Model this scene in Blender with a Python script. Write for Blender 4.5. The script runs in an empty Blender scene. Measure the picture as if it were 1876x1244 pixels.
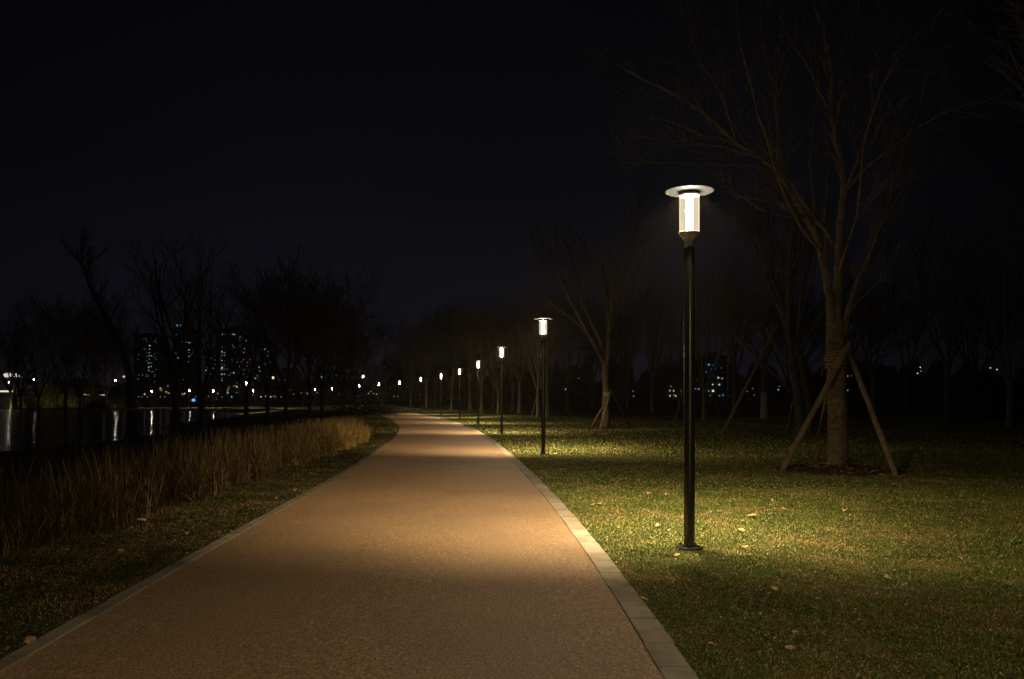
import bpy, math, random
import numpy as np
from mathutils import Vector, Matrix

sc = bpy.context.scene
COL = sc.collection
F, CX, HY, CAMH = 1459.0, 938.0, 728.0, 1.6          # focal length in photo pixels, horizon row, eye height

# ---------------------------------------------------------------- camera, sky, exposure
cam = bpy.data.cameras.new("camera"); camo = bpy.data.objects.new("camera", cam); COL.objects.link(camo)
cam.sensor_width = 36.0; cam.lens = 36.0 * F / 1876.0
cam.shift_y = (HY - 622.0) / 1876.0
cam.clip_start = 0.05; cam.clip_end = 6000
camo.location = (0, 0, CAMH); camo.rotation_euler = (math.radians(90), 0, 0)
sc.camera = camo
sc.view_settings.view_transform = 'Standard'; sc.view_settings.look = 'None'
sc.view_settings.exposure = 0.0; sc.view_settings.gamma = 1.0
sc.cycles.use_light_tree = True
sc.cycles.max_bounces = 6; sc.cycles.diffuse_bounces = 3; sc.cycles.glossy_bounces = 3
sc.cycles.transmission_bounces = 4; sc.cycles.transparent_max_bounces = 12; sc.cycles.volume_bounces = 0
sc.cycles.sample_clamp_indirect = 1.5
sc.cycles.use_denoising = True

w = bpy.data.worlds.new("World"); sc.world = w; w.use_nodes = True
nt = w.node_tree; nt.nodes.clear()
def wn(t, **k):
    n = nt.nodes.new(t)
    for a, b in k.items(): setattr(n, a, b)
    return n
out = wn('ShaderNodeOutputWorld'); bg = wn('ShaderNodeBackground'); tc = wn('ShaderNodeTexCoord')
sep = wn('ShaderNodeSeparateXYZ'); nt.links.new(tc.outputs['Generated'], sep.inputs[0])
rmp = wn('ShaderNodeValToRGB'); nt.links.new(sep.outputs['Z'], rmp.inputs[0])
e = rmp.color_ramp.elements
e[0].position = 0.0; e[0].color = (.0086, .0076, .0125, 1)
e[1].position = 0.6; e[1].color = (.0014, .0017, .0024, 1)
x_ = rmp.color_ramp.elements.new(.10); x_.color = (.0058, .0058, .0102, 1)
x_ = rmp.color_ramp.elements.new(.25); x_.color = (.0032, .0036, .0058, 1)
# town glow is strongest ahead-left, over the towers
dot = wn('ShaderNodeVectorMath', operation='DOT_PRODUCT'); nt.links.new(tc.outputs['Generated'], dot.inputs[0])
dot.inputs[1].default_value = (-.13, .99, 0)
mr = wn('ShaderNodeMapRange'); nt.links.new(dot.outputs['Value'], mr.inputs['Value'])
mr.inputs['From Min'].default_value = .72; mr.inputs['From Max'].default_value = 1.0
mr.inputs['To Min'].default_value = .22; mr.inputs['To Max'].default_value = 1.0
nz = wn('ShaderNodeTexNoise'); nz.inputs['Scale'].default_value = 2.5; nz.inputs['Detail'].default_value = 3
nt.links.new(tc.outputs['Generated'], nz.inputs['Vector'])
mr2 = wn('ShaderNodeMapRange'); nt.links.new(nz.outputs[0], mr2.inputs['Value'])
mr2.inputs['To Min'].default_value = .8; mr2.inputs['To Max'].default_value = 1.2
mu = wn('ShaderNodeMath', operation='MULTIPLY'); nt.links.new(mr.outputs[0], mu.inputs[0]); nt.links.new(mr2.outputs[0], mu.inputs[1])
nt.links.new(rmp.outputs[0], bg.inputs[0]); nt.links.new(mu.outputs[0], bg.inputs[1]); nt.links.new(bg.outputs[0], out.inputs[0])

# ---------------------------------------------------------------- helpers
def at(px, py, d):                                   # photo pixel + distance -> world
    return Vector(((px - CX) / F * d, d, CAMH - (py - HY) / F * d))
def gx(px, d): return (px - CX) / F * d
def R(a): return math.radians(a)

def tag(o, label=None, cat=None, group=None, kind=None):
    if label: o['label'] = label
    if cat: o['category'] = cat
    if group: o['group'] = group
    if kind: o['kind'] = kind
    return o
def empty(name, loc=(0, 0, 0), rz=0, **k):
    o = bpy.data.objects.new(name, None); COL.objects.link(o); o.location = loc; o.rotation_euler = (0, 0, rz)
    o.empty_display_size = .2
    return tag(o, **k)
def np_mesh(name, V, Fs, mat, parent=None, smooth=False, **k):
    me = bpy.data.meshes.new(name)
    me.from_pydata([tuple(v) for v in V], [], [tuple(f) for f in Fs]); me.update()
    if smooth: me.polygons.foreach_set('use_smooth', [True] * len(me.polygons))
    for m in (mat if isinstance(mat, (list, tuple)) else [mat]): me.materials.append(m)
    o = bpy.data.objects.new(name, me); COL.objects.link(o)
    if parent: o.parent = parent
    return tag(o, **k)
def fast_mesh(name, V, loops, sizes, mat, **k):      # numpy arrays
    me = bpy.data.meshes.new(name)
    me.vertices.add(len(V)); me.vertices.foreach_set('co', V.astype(np.float32).ravel())
    me.loops.add(len(loops)); me.loops.foreach_set('vertex_index', loops.astype(np.int32))
    me.polygons.add(len(sizes))
    st = np.concatenate([[0], np.cumsum(sizes)[:-1]]).astype(np.int32)
    me.polygons.foreach_set('loop_start', st)
    me.update(calc_edges=True); me.validate()
    me.materials.append(mat)
    o = bpy.data.objects.new(name, me); COL.objects.link(o)
    return tag(o, **k)

class MB:
    def __init__(s): s.V = []; s.F = []
    def tube(s, pts, rad, n=6, cap=True):
        pts = [Vector(p) for p in pts]; base = len(s.V); m = len(pts)
        ref = Vector((.31, .17, .93)); prev = None
        for i, p in enumerate(pts):
            t = (pts[min(i + 1, m - 1)] - pts[max(i - 1, 0)])
            if t.length < 1e-9: t = Vector((0, 0, 1))
            t.normalize()
            if prev is None:
                a = t.cross(ref if abs(t.dot(ref)) < .95 else Vector((1, 0, 0)))
            else: a = prev - t * prev.dot(t)
            if a.length < 1e-6: a = t.orthogonal()
            a.normalize(); prev = a; b = t.cross(a)
            r = rad[i] if hasattr(rad, '__len__') else rad
            for j in range(n):
                th = 2 * math.pi * j / n
                s.V.append(p + a * (math.cos(th) * r) + b * (math.sin(th) * r))
        for i in range(m - 1):
            for j in range(n):
                k = (j + 1) % n
                s.F.append((base + i * n + j, base + i * n + k, base + (i + 1) * n + k, base + (i + 1) * n + j))
        if cap:
            s.F.append(tuple(base + j for j in range(n))[::-1]); s.F.append(tuple(base + (m - 1) * n + j for j in range(n)))
        return s
    def box(s, lo, hi):
        b = len(s.V); (x0, y0, z0), (x1, y1, z1) = lo, hi
        s.V += [(x0, y0, z0), (x1, y0, z0), (x1, y1, z0), (x0, y1, z0), (x0, y0, z1), (x1, y0, z1), (x1, y1, z1), (x0, y1, z1)]
        s.F += [(b, b+3, b+2, b+1), (b+4, b+5, b+6, b+7), (b, b+1, b+5, b+4), (b+1, b+2, b+6, b+5), (b+2, b+3, b+7, b+6), (b+3, b, b+4, b+7)]
        return s
    def lathe(s, prof, n=40, c=(0, 0)):              # prof: (r,z) list bottom->top
        b = len(s.V); m = len(prof)
        for r, z in prof:
            for j in range(n):
                th = 2 * math.pi * j / n; s.V.append((c[0] + r * math.cos(th), c[1] + r * math.sin(th), z))
        for i in range(m - 1):
            for j in range(n):
                k = (j + 1) % n; s.F.append((b+i*n+j, b+i*n+k, b+(i+1)*n+k, b+(i+1)*n+j))
        return s
    def build(s, name, mat, parent=None, smooth=False, **k): return np_mesh(name, s.V, s.F, mat, parent, smooth, **k)

def smooth(t):
    t = np.clip(t, 0, 1); return t * t * (3 - 2 * t)

# ---------------------------------------------------------------- materials
def mat(name, base=(.5, .5, .5), rough=.7, metal=0, spec=.5):
    m = bpy.data.materials.new(name); m.use_nodes = True
    b = m.node_tree.nodes['Principled BSDF']
    b.inputs['Base Color'].default_value = (*base, 1); b.inputs['Roughness'].default_value = rough
    b.inputs['Metallic'].default_value = metal; b.inputs['Specular IOR Level'].default_value = spec
    return m
class NT:
    def __init__(s, m): s.t = m.node_tree; s.b = s.t.nodes.get('Principled BSDF'); s.o = s.t.nodes['Material Output']
    def n(s, ty, **k):
        x = s.t.nodes.new(ty)
        for a, b in k.items():
            if a[0] == '_': x.inputs[a[1:].replace('_', ' ')].default_value = b
            else: setattr(x, a, b)
        return x
    def l(s, a, b): s.t.links.new(a, b)
    def noise(s, scale, detail=4, rough=.55, vec=None, dist=0):
        x = s.n('ShaderNodeTexNoise', _Scale=scale, _Detail=detail, _Roughness=rough, _Distortion=dist)
        s.l(vec if vec else s.pos(), x.inputs['Vector']); return x.outputs[0]
    def pos(s):
        if not hasattr(s, 'p'): s.p = s.n('ShaderNodeNewGeometry').outputs['Position']
        return s.p
    def obj(s):
        return s.n('ShaderNodeTexCoord').outputs['Object']
    def ramp(s, f, stops):
        r = s.n('ShaderNodeValToRGB'); s.l(f, r.inputs[0]); e = r.color_ramp.elements
        for i, (p, c) in enumerate(stops):
            el = e[i] if i < 2 else e.new(p)
            el.position = p; el.color = (*c, 1)
        return r.outputs[0]
    def mix(s, f, a, b, mode='MIX'):
        x = s.n('ShaderNodeMix', data_type='RGBA', blend_type=mode)
        if isinstance(f, (int, float)): x.inputs[0].default_value = f
        else: s.l(f, x.inputs[0])
        for i, v in ((6, a), (7, b)):
            if isinstance(v, tuple): x.inputs[i].default_value = (*v, 1)
            else: s.l(v, x.inputs[i])
        return x.outputs[2]
    def bump(s, h, strength=.5, dist=.01):
        x = s.n('ShaderNodeBump', _Strength=strength, _Distance=dist); s.l(h, x.inputs['Height']); s.l(x.outputs[0], s.b.inputs['Normal'])

def emis(name, col, st):
    m = bpy.data.materials.new(name); m.use_nodes = True; t = m.node_tree; t.nodes.clear()
    e = t.nodes.new('ShaderNodeEmission'); o = t.nodes.new('ShaderNodeOutputMaterial')
    e.inputs[0].default_value = (*col, 1); e.inputs[1].default_value = st; t.links.new(e.outputs[0], o.inputs[0]); return m

# path: resin-bound reddish-brown aggregate
M_path = mat('path_aggregate', rough=.62, spec=.8); t = NT(M_path)
g = t.noise(70, 3, .75); v = t.n('ShaderNodeTexVoronoi', _Scale=62.0); t.l(t.pos(), v.inputs['Vector'])
g2 = t.noise(60, 4, .85); grain = t.ramp(g2, [(.38, (.02, .012, .007)), (.62, (.95, .66, .38)), (.5, (.22, .135, .068))])
big = t.ramp(t.noise(.9, 5, .6), [(.3, (.19, .104, .050)), (.7, (.29, .165, .080))])
c = t.mix(.75, big, grain); c = t.mix(t.ramp(t.noise(.35, 3), [(.45, (0, 0, 0)), (.7, (.6, .6, .6))]), c, (.13, .085, .055)); c = t.mix(t.ramp(t.noise(2.3, 6, .7), [(.58, (0, 0, 0)), (.74, (.45, .45, .45))]), c, (.09, .06, .04))
t.l(c, t.b.inputs['Base Color']); t.bump(g, .9, .009)
t.b.inputs['Sheen Weight'].default_value = .2; t.b.inputs['Sheen Roughness'].default_value = .45; t.b.inputs['Sheen Tint'].default_value = (1, .62, .36, 1)

M_kerb = mat('kerb_granite', rough=.75); t = NT(M_kerb)
isl = t.n('ShaderNodeNewGeometry').outputs['Random Per Island']
c = t.ramp(isl, [(0, (.29, .25, .195)), (1, (.45, .40, .32))])
c = t.mix(t.ramp(t.noise(60, 4, .7), [(.35, (0, 0, 0)), (.7, (.6, .6, .6))]), c, (.2, .165, .125))
c = t.mix(t.ramp(t.noise(3, 5, .6), [(.45, (0, 0, 0)), (.72, (.8, .8, .8))]), c, (.12, .095, .065))
t.l(c, t.b.inputs['Base Color']); t.bump(t.noise(90, 3), .5, .004)

M_ground = mat('ground_soil', rough=.95, spec=.2); t = NT(M_ground)
fine = t.noise(34, 5, .8)
c = t.ramp(fine, [(.3, (.010, .012, .005)), (.72, (.12, .11, .033)), (.5, (.045, .048, .014))])
pt = t.ramp(t.noise(.45, 4, .6), [(.42, (0, 0, 0)), (.68, (1, 1, 1))])
c2 = t.ramp(fine, [(.3, (.02, .014, .006)), (.7, (.13, .095, .04))])
c = t.mix(pt, c, c2)
t.l(c, t.b.inputs['Base Color']); t.bump(t.noise(22, 5, .75), 1.0, .06)

M_grass = mat('grass_blade', rough=.6, spec=.35); t = NT(M_grass)
isl = t.n('ShaderNodeNewGeometry').outputs['Random Per Island']
gr = t.ramp(isl, [(0, (.045, .085, .014)), (1, (.72, .62, .24)), (.45, (.075, .13, .020)), (.82, (.19, .235, .048))])
dr = t.ramp(isl, [(0, (.12, .10, .03)), (1, (.95, .76, .38)), (.5, (.25, .20, .06)), (.85, (.40, .31, .11))])
M_verge = None
pt = t.ramp(t.noise(.8, 5, .65), [(.48, (.03, .03, .03)), (.62, (.9, .9, .9))])
c = t.mix(pt, gr, dr)
t.l(c, t.b.inputs['Base Color'])
t.b.inputs['Subsurface Weight'].default_value = 0

M_verge = mat('verge_blade', rough=.65, spec=.3); t = NT(M_verge)
isl = t.n('ShaderNodeNewGeometry').outputs['Random Per Island']
gr = t.ramp(isl, [(0, (.02, .035, .008)), (1, (.55, .42, .16)), (.5, (.045, .075, .014)), (.9, (.13, .13, .035))])
dr = t.ramp(isl, [(0, (.04, .028, .012)), (1, (.7, .5, .22)), (.5, (.11, .08, .03))])
t.l(t.mix(t.ramp(t.noise(1.3, 5, .65), [(.40, (0, 0, 0)), (.58, (.9, .9, .9))]), gr, dr), t.b.inputs['Base Color'])
def reed_mat(name, stops, clump=None, far=None):
    m = mat(name, rough=.65, spec=.3); t = NT(m)
    isl = t.n('ShaderNodeNewGeometry').outputs['Random Per Island']
    c = t.ramp(isl, stops)
    if clump: c = t.mix(t.ramp(t.noise(1.1, 4, .6), [(.42, (0, 0, 0)), (.62, (.8, .8, .8))]), c, clump)
    if far:  # pales the reeds farther along: lamplight put into their colour
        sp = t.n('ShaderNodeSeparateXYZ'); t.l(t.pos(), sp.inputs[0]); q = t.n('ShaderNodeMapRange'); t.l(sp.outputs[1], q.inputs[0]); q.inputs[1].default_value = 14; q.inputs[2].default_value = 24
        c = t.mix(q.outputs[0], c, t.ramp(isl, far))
    t.l(c, t.b.inputs['Base Color']); return m
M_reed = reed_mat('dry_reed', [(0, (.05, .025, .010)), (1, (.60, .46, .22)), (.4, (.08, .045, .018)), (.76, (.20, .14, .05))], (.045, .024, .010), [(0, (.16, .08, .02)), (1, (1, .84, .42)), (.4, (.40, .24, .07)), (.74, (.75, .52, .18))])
M_leaf = reed_mat('dry_leaf', [(0, (.38, .2, .08)), (1, (.75, .55, .32)), (.5, (.55, .34, .15))])
M_litter = reed_mat('leaf_crumbs', [(0, (.12, .07, .03)), (1, (.62, .5, .3)), (.6, (.33, .22, .1))])

def bark(name, a, b, scale=1.0, lines=True):
    m = mat(name, rough=.88, spec=.25); t = NT(m)
    co = t.obj(); mp = t.n('ShaderNodeMapping', _Scale=(3.0, 3.0, 5.0)); t.l(co, mp.inputs[0])
    n1 = t.noise(3 * scale, 6, .7, vec=mp.outputs[0]); n2 = t.noise(2.1, 5, .65, vec=co)
    c = t.ramp(n1, [(.32, a), (.68, b)]); c = t.mix(t.ramp(n2, [(.45, (0, 0, 0)), (.7, (.6, .6, .6))]), c, tuple(x * .45 for x in a))
    t.l(c, t.b.inputs['Base Color']); t.bump(n1, .8, .02); return m
M_bark = bark('bark_cherry', (.10, .068, .034), (.36, .27, .16))
M_bark2 = bark('bark_grey', (.14, .11, .06), (.36, .29, .18))
M_barkd = bark('bark_dark', (.04, .032, .022), (.10, .08, .055))
M_barkm = bark('bark_mid', (.08, .06, .035), (.22, .17, .10))
M_stake = bark('stake_wood', (.15, .10, .05), (.40, .29, .17), 1.6)
M_white = mat('lime_wash', (.55, .52, .46), .9)
M_rope = bark('rope', (.35, .22, .08), (.8, .56, .26), 4)
M_soil = mat('mulch', rough=.95, spec=.2); t = NT(M_soil)
t.l(t.ramp(t.noise(28, 6, .8), [(.3, (.03, .017, .008)), (.72, (.22, .13, .07)), (.5, (.08, .045, .022))]), t.b.inputs['Base Color']); t.bump(t.noise(24, 5, .8), 1, .05)

M_pole = mat('pole_black_satin', (.11, .107, .1), .25, .85, .8)
M_collar = mat('collar_grey', (.42, .41, .38), .45, .3); 
M_cap = mat('cap_enamel', (.034, .033, .031), .65, 0, .1)
M_glass = bpy.data.materials.new('glass_frosted'); M_glass.use_nodes = True; t = NT(M_glass); t.t.nodes.remove(t.b)
tr = t.n('ShaderNodeBsdfTransparent'); tr.inputs[0].default_value = (.97, .97, .97, 1)
gl = t.n('ShaderNodeBsdfGlossy', _Roughness=.1); lw = t.n('ShaderNodeLayerWeight', _Blend=.5)
em = t.n('ShaderNodeEmission', _Color=(1, .84, .56, 1)); ad = t.n('ShaderNodeAddShader')
t.l(t.ramp(lw.outputs['Facing'], [(0, (.34, .34, .34)), (1, (1.0, 1.0, 1.0)), (.55, (.40, .40, .40)), (.85, (.65, .65, .65))]), em.inputs['Strength'])  # own glow, stronger at the edges, standing in for light scattered by the glass
mx2 = t.n('ShaderNodeMixShader'); mx2.inputs[0].default_value = .02; t.l(tr.outputs[0], mx2.inputs[1]); t.l(gl.outputs[0], mx2.inputs[2])
t.l(mx2.outputs[0], ad.inputs[0]); t.l(em.outputs[0], ad.inputs[1]); t.l(ad.outputs[0], t.o.inputs[0])
# glowing light column that light also passes through
M_tube = bpy.data.materials.new('light_column'); M_tube.use_nodes = True; t = NT(M_tube); t.t.nodes.remove(t.b)
em = t.n('ShaderNodeEmission', _Color=(1, .88, .68, 1), _Strength=165.0); tr = t.n('ShaderNodeBsdfTransparent'); ad = t.n('ShaderNodeAddShader')
t.l(em.outputs[0], ad.inputs[0]); t.l(tr.outputs[0], ad.inputs[1]); t.l(ad.outputs[0], t.o.inputs[0])

M_water = mat('pond_water', (.003, .004, .004), .085, 0, .5); t = NT(M_water)
t.b.inputs['IOR'].default_value = 1.33; t.b.inputs['Specular IOR Level'].default_value = .22
mp = t.n('ShaderNodeMapping', _Scale=(.03, 2.4, 1)); t.l(t.pos(), mp.inputs[0])
t.bump(t.noise(1.6, 3, .5, vec=mp.outputs[0]), .9, .06)

gls = t.n('ShaderNodeBsdfGlossy', _Roughness=.075); gls.inputs[0].default_value = (.42, .42, .42, 1)
dfs = t.n('ShaderNodeBsdfDiffuse'); dfs.inputs[0].default_value = (.004, .005, .005, 1); ads = t.n('ShaderNodeAddShader')
bn = [x for x in t.t.nodes if x.type == 'BUMP'][0]; t.l(bn.outputs[0], gls.inputs['Normal'])
t.l(gls.outputs[0], ads.inputs[0]); t.l(dfs.outputs[0], ads.inputs[1]); t.l(ads.outputs[0], t.o.inputs[0])
M_wall = mat('tower_render', (.16, .17, .19), .8); t = NT(M_wall)
br = t.n('ShaderNodeTexBrick', _Scale=1.0); br.inputs['Color1'].default_value = (.03, .035, .04, 1); br.inputs['Color2'].default_value = (.05, .06, .07, 1); br.inputs['Mortar'].default_value = (.2, .21, .22, 1)
br.inputs['Brick Width'].default_value = 3.0; br.inputs['Row Height'].default_value = 3.0; br.inputs['Mortar Size'].default_value = .6; br.offset = 0
cx = t.n('ShaderNodeSeparateXYZ'); cb = t.n('ShaderNodeCombineXYZ'); t.l(t.pos(), cx.inputs[0]); t.l(cx.outputs[0], cb.inputs[0]); t.l(cx.outputs[2], cb.inputs[1]); t.l(cb.outputs[0], br.inputs['Vector'])
t.l(br.outputs[0], t.b.inputs['Base Color'])
M_roofc = mat('roof_concrete', (.15, .15, .15), .9)
M_dark = mat('dark_metal', (.018, .018, .018), .6, .5)
E = {}
def EM(key):
    if key not in E:
        c, s = {'cool': ((.62, .92, .85), 1.1), 'cooldim': ((.55, .8, .78), .4), 'white': ((1, .95, .85), .8), 'red': ((1, .06, .16), 1.8), 'reddim': ((1, .05, .16), .7), 'pink': ((1, .6, .55), .8),
                'blue': ((.12, .5, 1), .8), 'bluedim': ((.1, .4, .9), .38), 'cyan': ((.2, .75, .95), .9), 'amber': ((1, .58, .2), .5), 'yellow': ((1, .8, .45), .8), 'brightblue': ((.15, .5, 1), 1.2),
                'green': ((.2, .7, .45), .35), 'dim': ((.7, .75, .9), .22)}[key]
        E[key] = emis('glow_' + key, c, s)
    return E[key]

# ---------------------------------------------------------------- layout of the place
# path edges (inner faces) measured along the way:  distance, left x, right x
EDGE = [(-8, -2.6, 1.0), (0, -2.75, .92), (4.5, -2.93, .875), (5.7, -3.0, .87), (7.0, -3.1, .835), (8.6, -3.18, .78), (10.3, -3.26, .69), (12.1, -3.3, .57), (15, -3.38, .38), (18, -3.55, .15), (20.8, -3.76, -.06), (23.5, -3.93, -.29),
        (26.2, -4.12, -.53), (29.5, -4.4, -.84), (33.8, -4.78, -1.28), (39.6, -5.45, -2.0), (45, -6.35, -2.75), (52, -7.55, -3.9), (63, -9.8, -6.0), (72, -12.0, -8.1), (83, -15.0, -11.0), (93, -19.4, -15.4), (100, -23.2, -18.6), (110, -29.5, -24.5), (122, -37, -32), (140, -50, -44)]
ED = np.array(EDGE)
def cr(y, col):                                      # smooth interpolation through the table
    from_ = np.interp(y, ED[:, 0], ED[:, col]); k = [0.0]; s = 0
    for dy in (-4, -2, 0, 2, 4): s += np.interp(y + dy, ED[:, 0], ED[:, col])
    return s / 5
WZ = -0.75
POND = np.array([(-21.5, 31.5), (-21.9, 38), (-22, 46), (-23.6, 55), (-29, 66), (-31.5, 76), (-31.5, 92), (-39, 112), (-44.5, 130), (-58, 135), (-68, 142), (-84, 150), (-102, 156), (-160, 160), (-190, 100), (-170, 20), (-80, 6), (-40, 14), (-28, 22)], float)
def pond_sd(x, y):                                   # signed distance, negative inside
    x = np.asarray(x, float); y = np.asarray(y, float)
    d = np.full(x.shape, 1e9); ins = np.zeros(x.shape, bool); n = len(POND)
    for i in range(n):
        ax, ay = POND[i]; bx, by = POND[(i + 1) % n]
        ex, ey = bx - ax, by - ay; tt = np.clip(((x - ax) * ex + (y - ay) * ey) / (ex * ex + ey * ey), 0, 1)
        d = np.minimum(d, np.hypot(x - ax - ex * tt, y - ay - ey * tt))
        c = ((ay > y) != (by > y)) & (x < ex * (y - ay) / (ey + 1e-12) + ax); ins ^= c
    d = d + .5 * np.sin(x * .9) * np.cos(y * .6)
    return np.where(ins, -d, d)
def gz(x, y):
    x = np.asarray(x, float); y = np.asarray(y, float)
    base = -.6 * smooth((y - 105) / 45) * smooth((-x - 22 - (y - 90) * .1) / 22)
    sd = pond_sd(x, y)
    side = smooth((x - cr(y, 2) - .5) / 4) + smooth((cr(y, 1) - .5 - x) / 4)
    und = (.07 * np.sin(x * .55 + 1.3) * np.sin(y * .31 + .4) + .05 * np.sin(x * .23 - y * .17)) * side
    und = und * smooth((400 - y) / 200)
    z = -.012 + base + und
    k = smooth((9 - sd) / 9)
    z = z * (1 - k) + (WZ) * k
    return np.where(sd < 0, WZ - np.minimum(.8, .3 * -sd), z)

# ground: one sheet to the horizon
def axis(*segs):
    v = []
    for a, b, st in segs: v += list(np.arange(a, b, st))
    return np.array(v + [segs[-1][1]])
xs = axis((-2500, -400, 300), (-400, -190, 30), (-190, -60, 3), (-60, -26, 1), (-26, 20, .35), (20, 60, 1.2), (60, 400, 30), (400, 2500, 300))
ys = axis((-60, -6, 6), (-6, 40, .35), (40, 80, 1), (80, 190, 2.5), (190, 500, 20), (500, 4000, 250))
GX, GY = np.meshgrid(xs, ys); GZ = gz(GX, GY)
nx, ny = len(xs), len(ys); idx = np.arange(nx * ny).reshape(ny, nx)
q = np.stack([idx[:-1, :-1], idx[:-1, 1:], idx[1:, 1:], idx[1:, :-1]], -1).reshape(-1)
go = fast_mesh('ground', np.stack([GX, GY, GZ], -1).reshape(-1, 3), q, np.full(len(q) // 4, 4), M_ground, kind='structure', label='dark turf ground of the park')
go.data.polygons.foreach_set('use_smooth', [True] * len(go.data.polygons))
# pond surface
np_mesh('water', [(a * 1.0, b, WZ) for a, b in [(-22, 24), (-17, 40), (-17, 60), (-22, 88), (-34, 118), (-42, 150), (-120, 185), (-220, 180), (-220, -10), (-40, 4)]], [tuple(range(10))], M_water, kind='structure', label='black still pond water reflecting lamps')
# path ribbon
yy = np.concatenate([np.arange(-8, 40, .5), np.arange(40, 141, 1.5)])
V, Fs = [], []
for i, y in enumerate(yy):
    a, b = cr(y, 1), cr(y, 2)
    for j in range(5):
        u = j / 4; V.append((a + (b - a) * u, y, .004 + .02 * math.sin(u * math.pi)))
    if i:
        for j in range(4): k = (i - 1) * 5 + j; Fs.append((k, k + 1, k + 6, k + 5))
np_mesh('path', V, Fs, M_path, smooth=True, kind='structure', label='curving reddish brown park path')
# kerbs: rows of stone blocks with joints
def kerb(col, wd, sgn, zt):
    m = MB(); rng = random.Random(col); y = -6.0
    while y < 125:
        L = rng.uniform(.42, .58) if y < 45 else 1.6
        y1 = y + L - (.007 if y < 45 else .0)
        h = zt + rng.uniform(-.002, .003); b = len(m.V); br_ = .006; jit = rng.uniform(-.007, .007)
        def P(yv, off, z): return (cr(yv, col) + sgn * off + jit, yv, z)
        m.V += [P(y, 0, -.08), P(y1, 0, -.08), P(y1, wd, -.08), P(y, wd, -.08), P(y, 0, h - br_), P(y1, 0, h - br_), P(y1, wd, h - br_), P(y, wd, h - br_),
                P(y + br_, br_, h), P(y1 - br_, br_, h), P(y1 - br_, wd - br_, h), P(y + br_, wd - br_, h)]
        for f in ((0, 1, 5, 4), (1, 2, 6, 5), (2, 3, 7, 6), (3, 0, 4, 7), (4, 5, 9, 8), (5, 6, 10, 9), (6, 7, 11, 10), (7, 4, 8, 11), (8, 9, 10, 11)): m.F.append(tuple(b + k for k in f))
        y += L
    q = [yv for yv in np.arange(-6, 125, .5)]; b = len(m.V)
    for yv in q: m.V += [(cr(yv, col) + sgn * .012, yv, zt - .008), (cr(yv, col) + sgn * (wd - .012), yv, zt - .008)]
    for k in range(len(q) - 1): m.F.append((b + 2 * k, b + 2 * k + 1, b + 2 * k + 3, b + 2 * k + 2))
    return m
kerb(2, .20, 1, .012).build('kerb', M_kerb, kind='structure', label='pale stone kerb on the right of the path')
kerb(1, .13, -1, .012).build('kerb', M_kerb, kind='structure', label='narrow stone kerb on the left of the path')
# far shore path, seen as a thin lit ribbon
V, Fs = [], []
for i, (x, y) in enumerate([(-140, 170), (-115, 168), (-95, 165), (-75, 161), (-60, 160), (-48, 158), (-38, 150), (-30, 143)]):
    for s in (-1.6, 1.6): V.append((x, y + s, float(gz(x, y + s)) + .05))
    if i: k = 2 * i; Fs.append((k - 2, k, k + 1, k - 1))
np_mesh('far_path', V, Fs, M_path, kind='structure', label='lit walkway along the far shore of the pond')

# ---------------------------------------------------------------- lamps
LH = 3.81
def spot_(e):
    l = bpy.data.lights.new('lamp_light', 'SPOT'); l.energy = e; l.color = (1, .75, .40)
    l.spot_size = math.radians(115); l.spot_blend = 1.0; l.shadow_soft_size = .02; return l
spot_a, spot_b, spot_c = spot_(2450), spot_(1080), spot_(150)
def lamp_proto():
    root = empty('lamp_post')
    m = MB(); m.lathe([(0.0, -.05), (.145, -.05), (.145, .006), (.135, .012), (.075, .022)], 32)
    for k in range(4):
        a = math.pi / 4 + k * math.pi / 2; c = (.108 * math.cos(a), .108 * math.sin(a))
        m.lathe([(.013, .018), (.013, .034), (.008, .038), (0, .038)], 6, c)
    m.build('base_plate', M_dark, root)
    # extruded pole with four shallow grooves
    m = MB(); n = 64; prof = []
    for j in range(n):
        th = 2 * math.pi * j / n; k = abs(math.sin(2 * (th - .35))); r = .0575 - (.007 if k < .17 else 0)
        prof.append((r * math.cos(th), r * math.sin(th)))
    zs = [.021, LH - .62]
    for z in zs: m.V += [(a, b, z) for a, b in prof]
    for j in range(n): k = (j + 1) % n; m.F.append((j, k, n + k, n + j))
    m.F.append(tuple(range(n, 2 * n)))
    m.build('pole', M_pole, root)
    c = MB().lathe([(.0, LH - .622), (.050, LH - .622), (.050, LH - .54), (.058, LH - .525), (.102, LH - .475), (.113, LH - .462), (.113, LH - .448), (.100, LH - .447), (0, LH - .447)], 48).build('collar', M_collar, root, True)
    MB().lathe([(.104, LH - .446), (.104, LH - .042)], 48).build('glass_cylinder', M_glass, root, True)
    MB().lathe([(.0, LH - .425), (.036, LH - .425), (.036, LH - .07), (0, LH - .07)], 20).build('light_column', M_tube, root, True)
    cp = MB().lathe([(0, LH - .040), (.105, LH - .041), (.107, LH - .022), (.112, LH - .021), (.252, LH - .015), (.256, LH - .012), (.252, LH - .009), (.12, LH - .001), (.0, LH + .002)], 56).build('cap', M_cap, root, False)
    MB().lathe([(.100, LH - .062), (.110, LH - .062), (.110, LH - .0415), (.100, LH - .0415)], 40).build('rim', M_collar, cp, True)
    for az, w_, tl_ in ((112, spot_a, 31), (248, spot_c, 24), (40, spot_b, 32)):   # three unseen spots added under the cap rim to light the ground
        a = math.radians(az); th = math.radians(tl_)
        lo = bpy.data.objects.new('lamp_light', w_); COL.objects.link(lo); lo.parent = root
        lo.location = (.205 * math.cos(a), .205 * math.sin(a), LH - .024)
        lo.rotation_euler = Vector((math.sin(th) * math.cos(a), math.sin(th) * math.sin(a), -math.cos(th))).to_track_quat('-Z', 'Y').to_euler()
    return root
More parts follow.
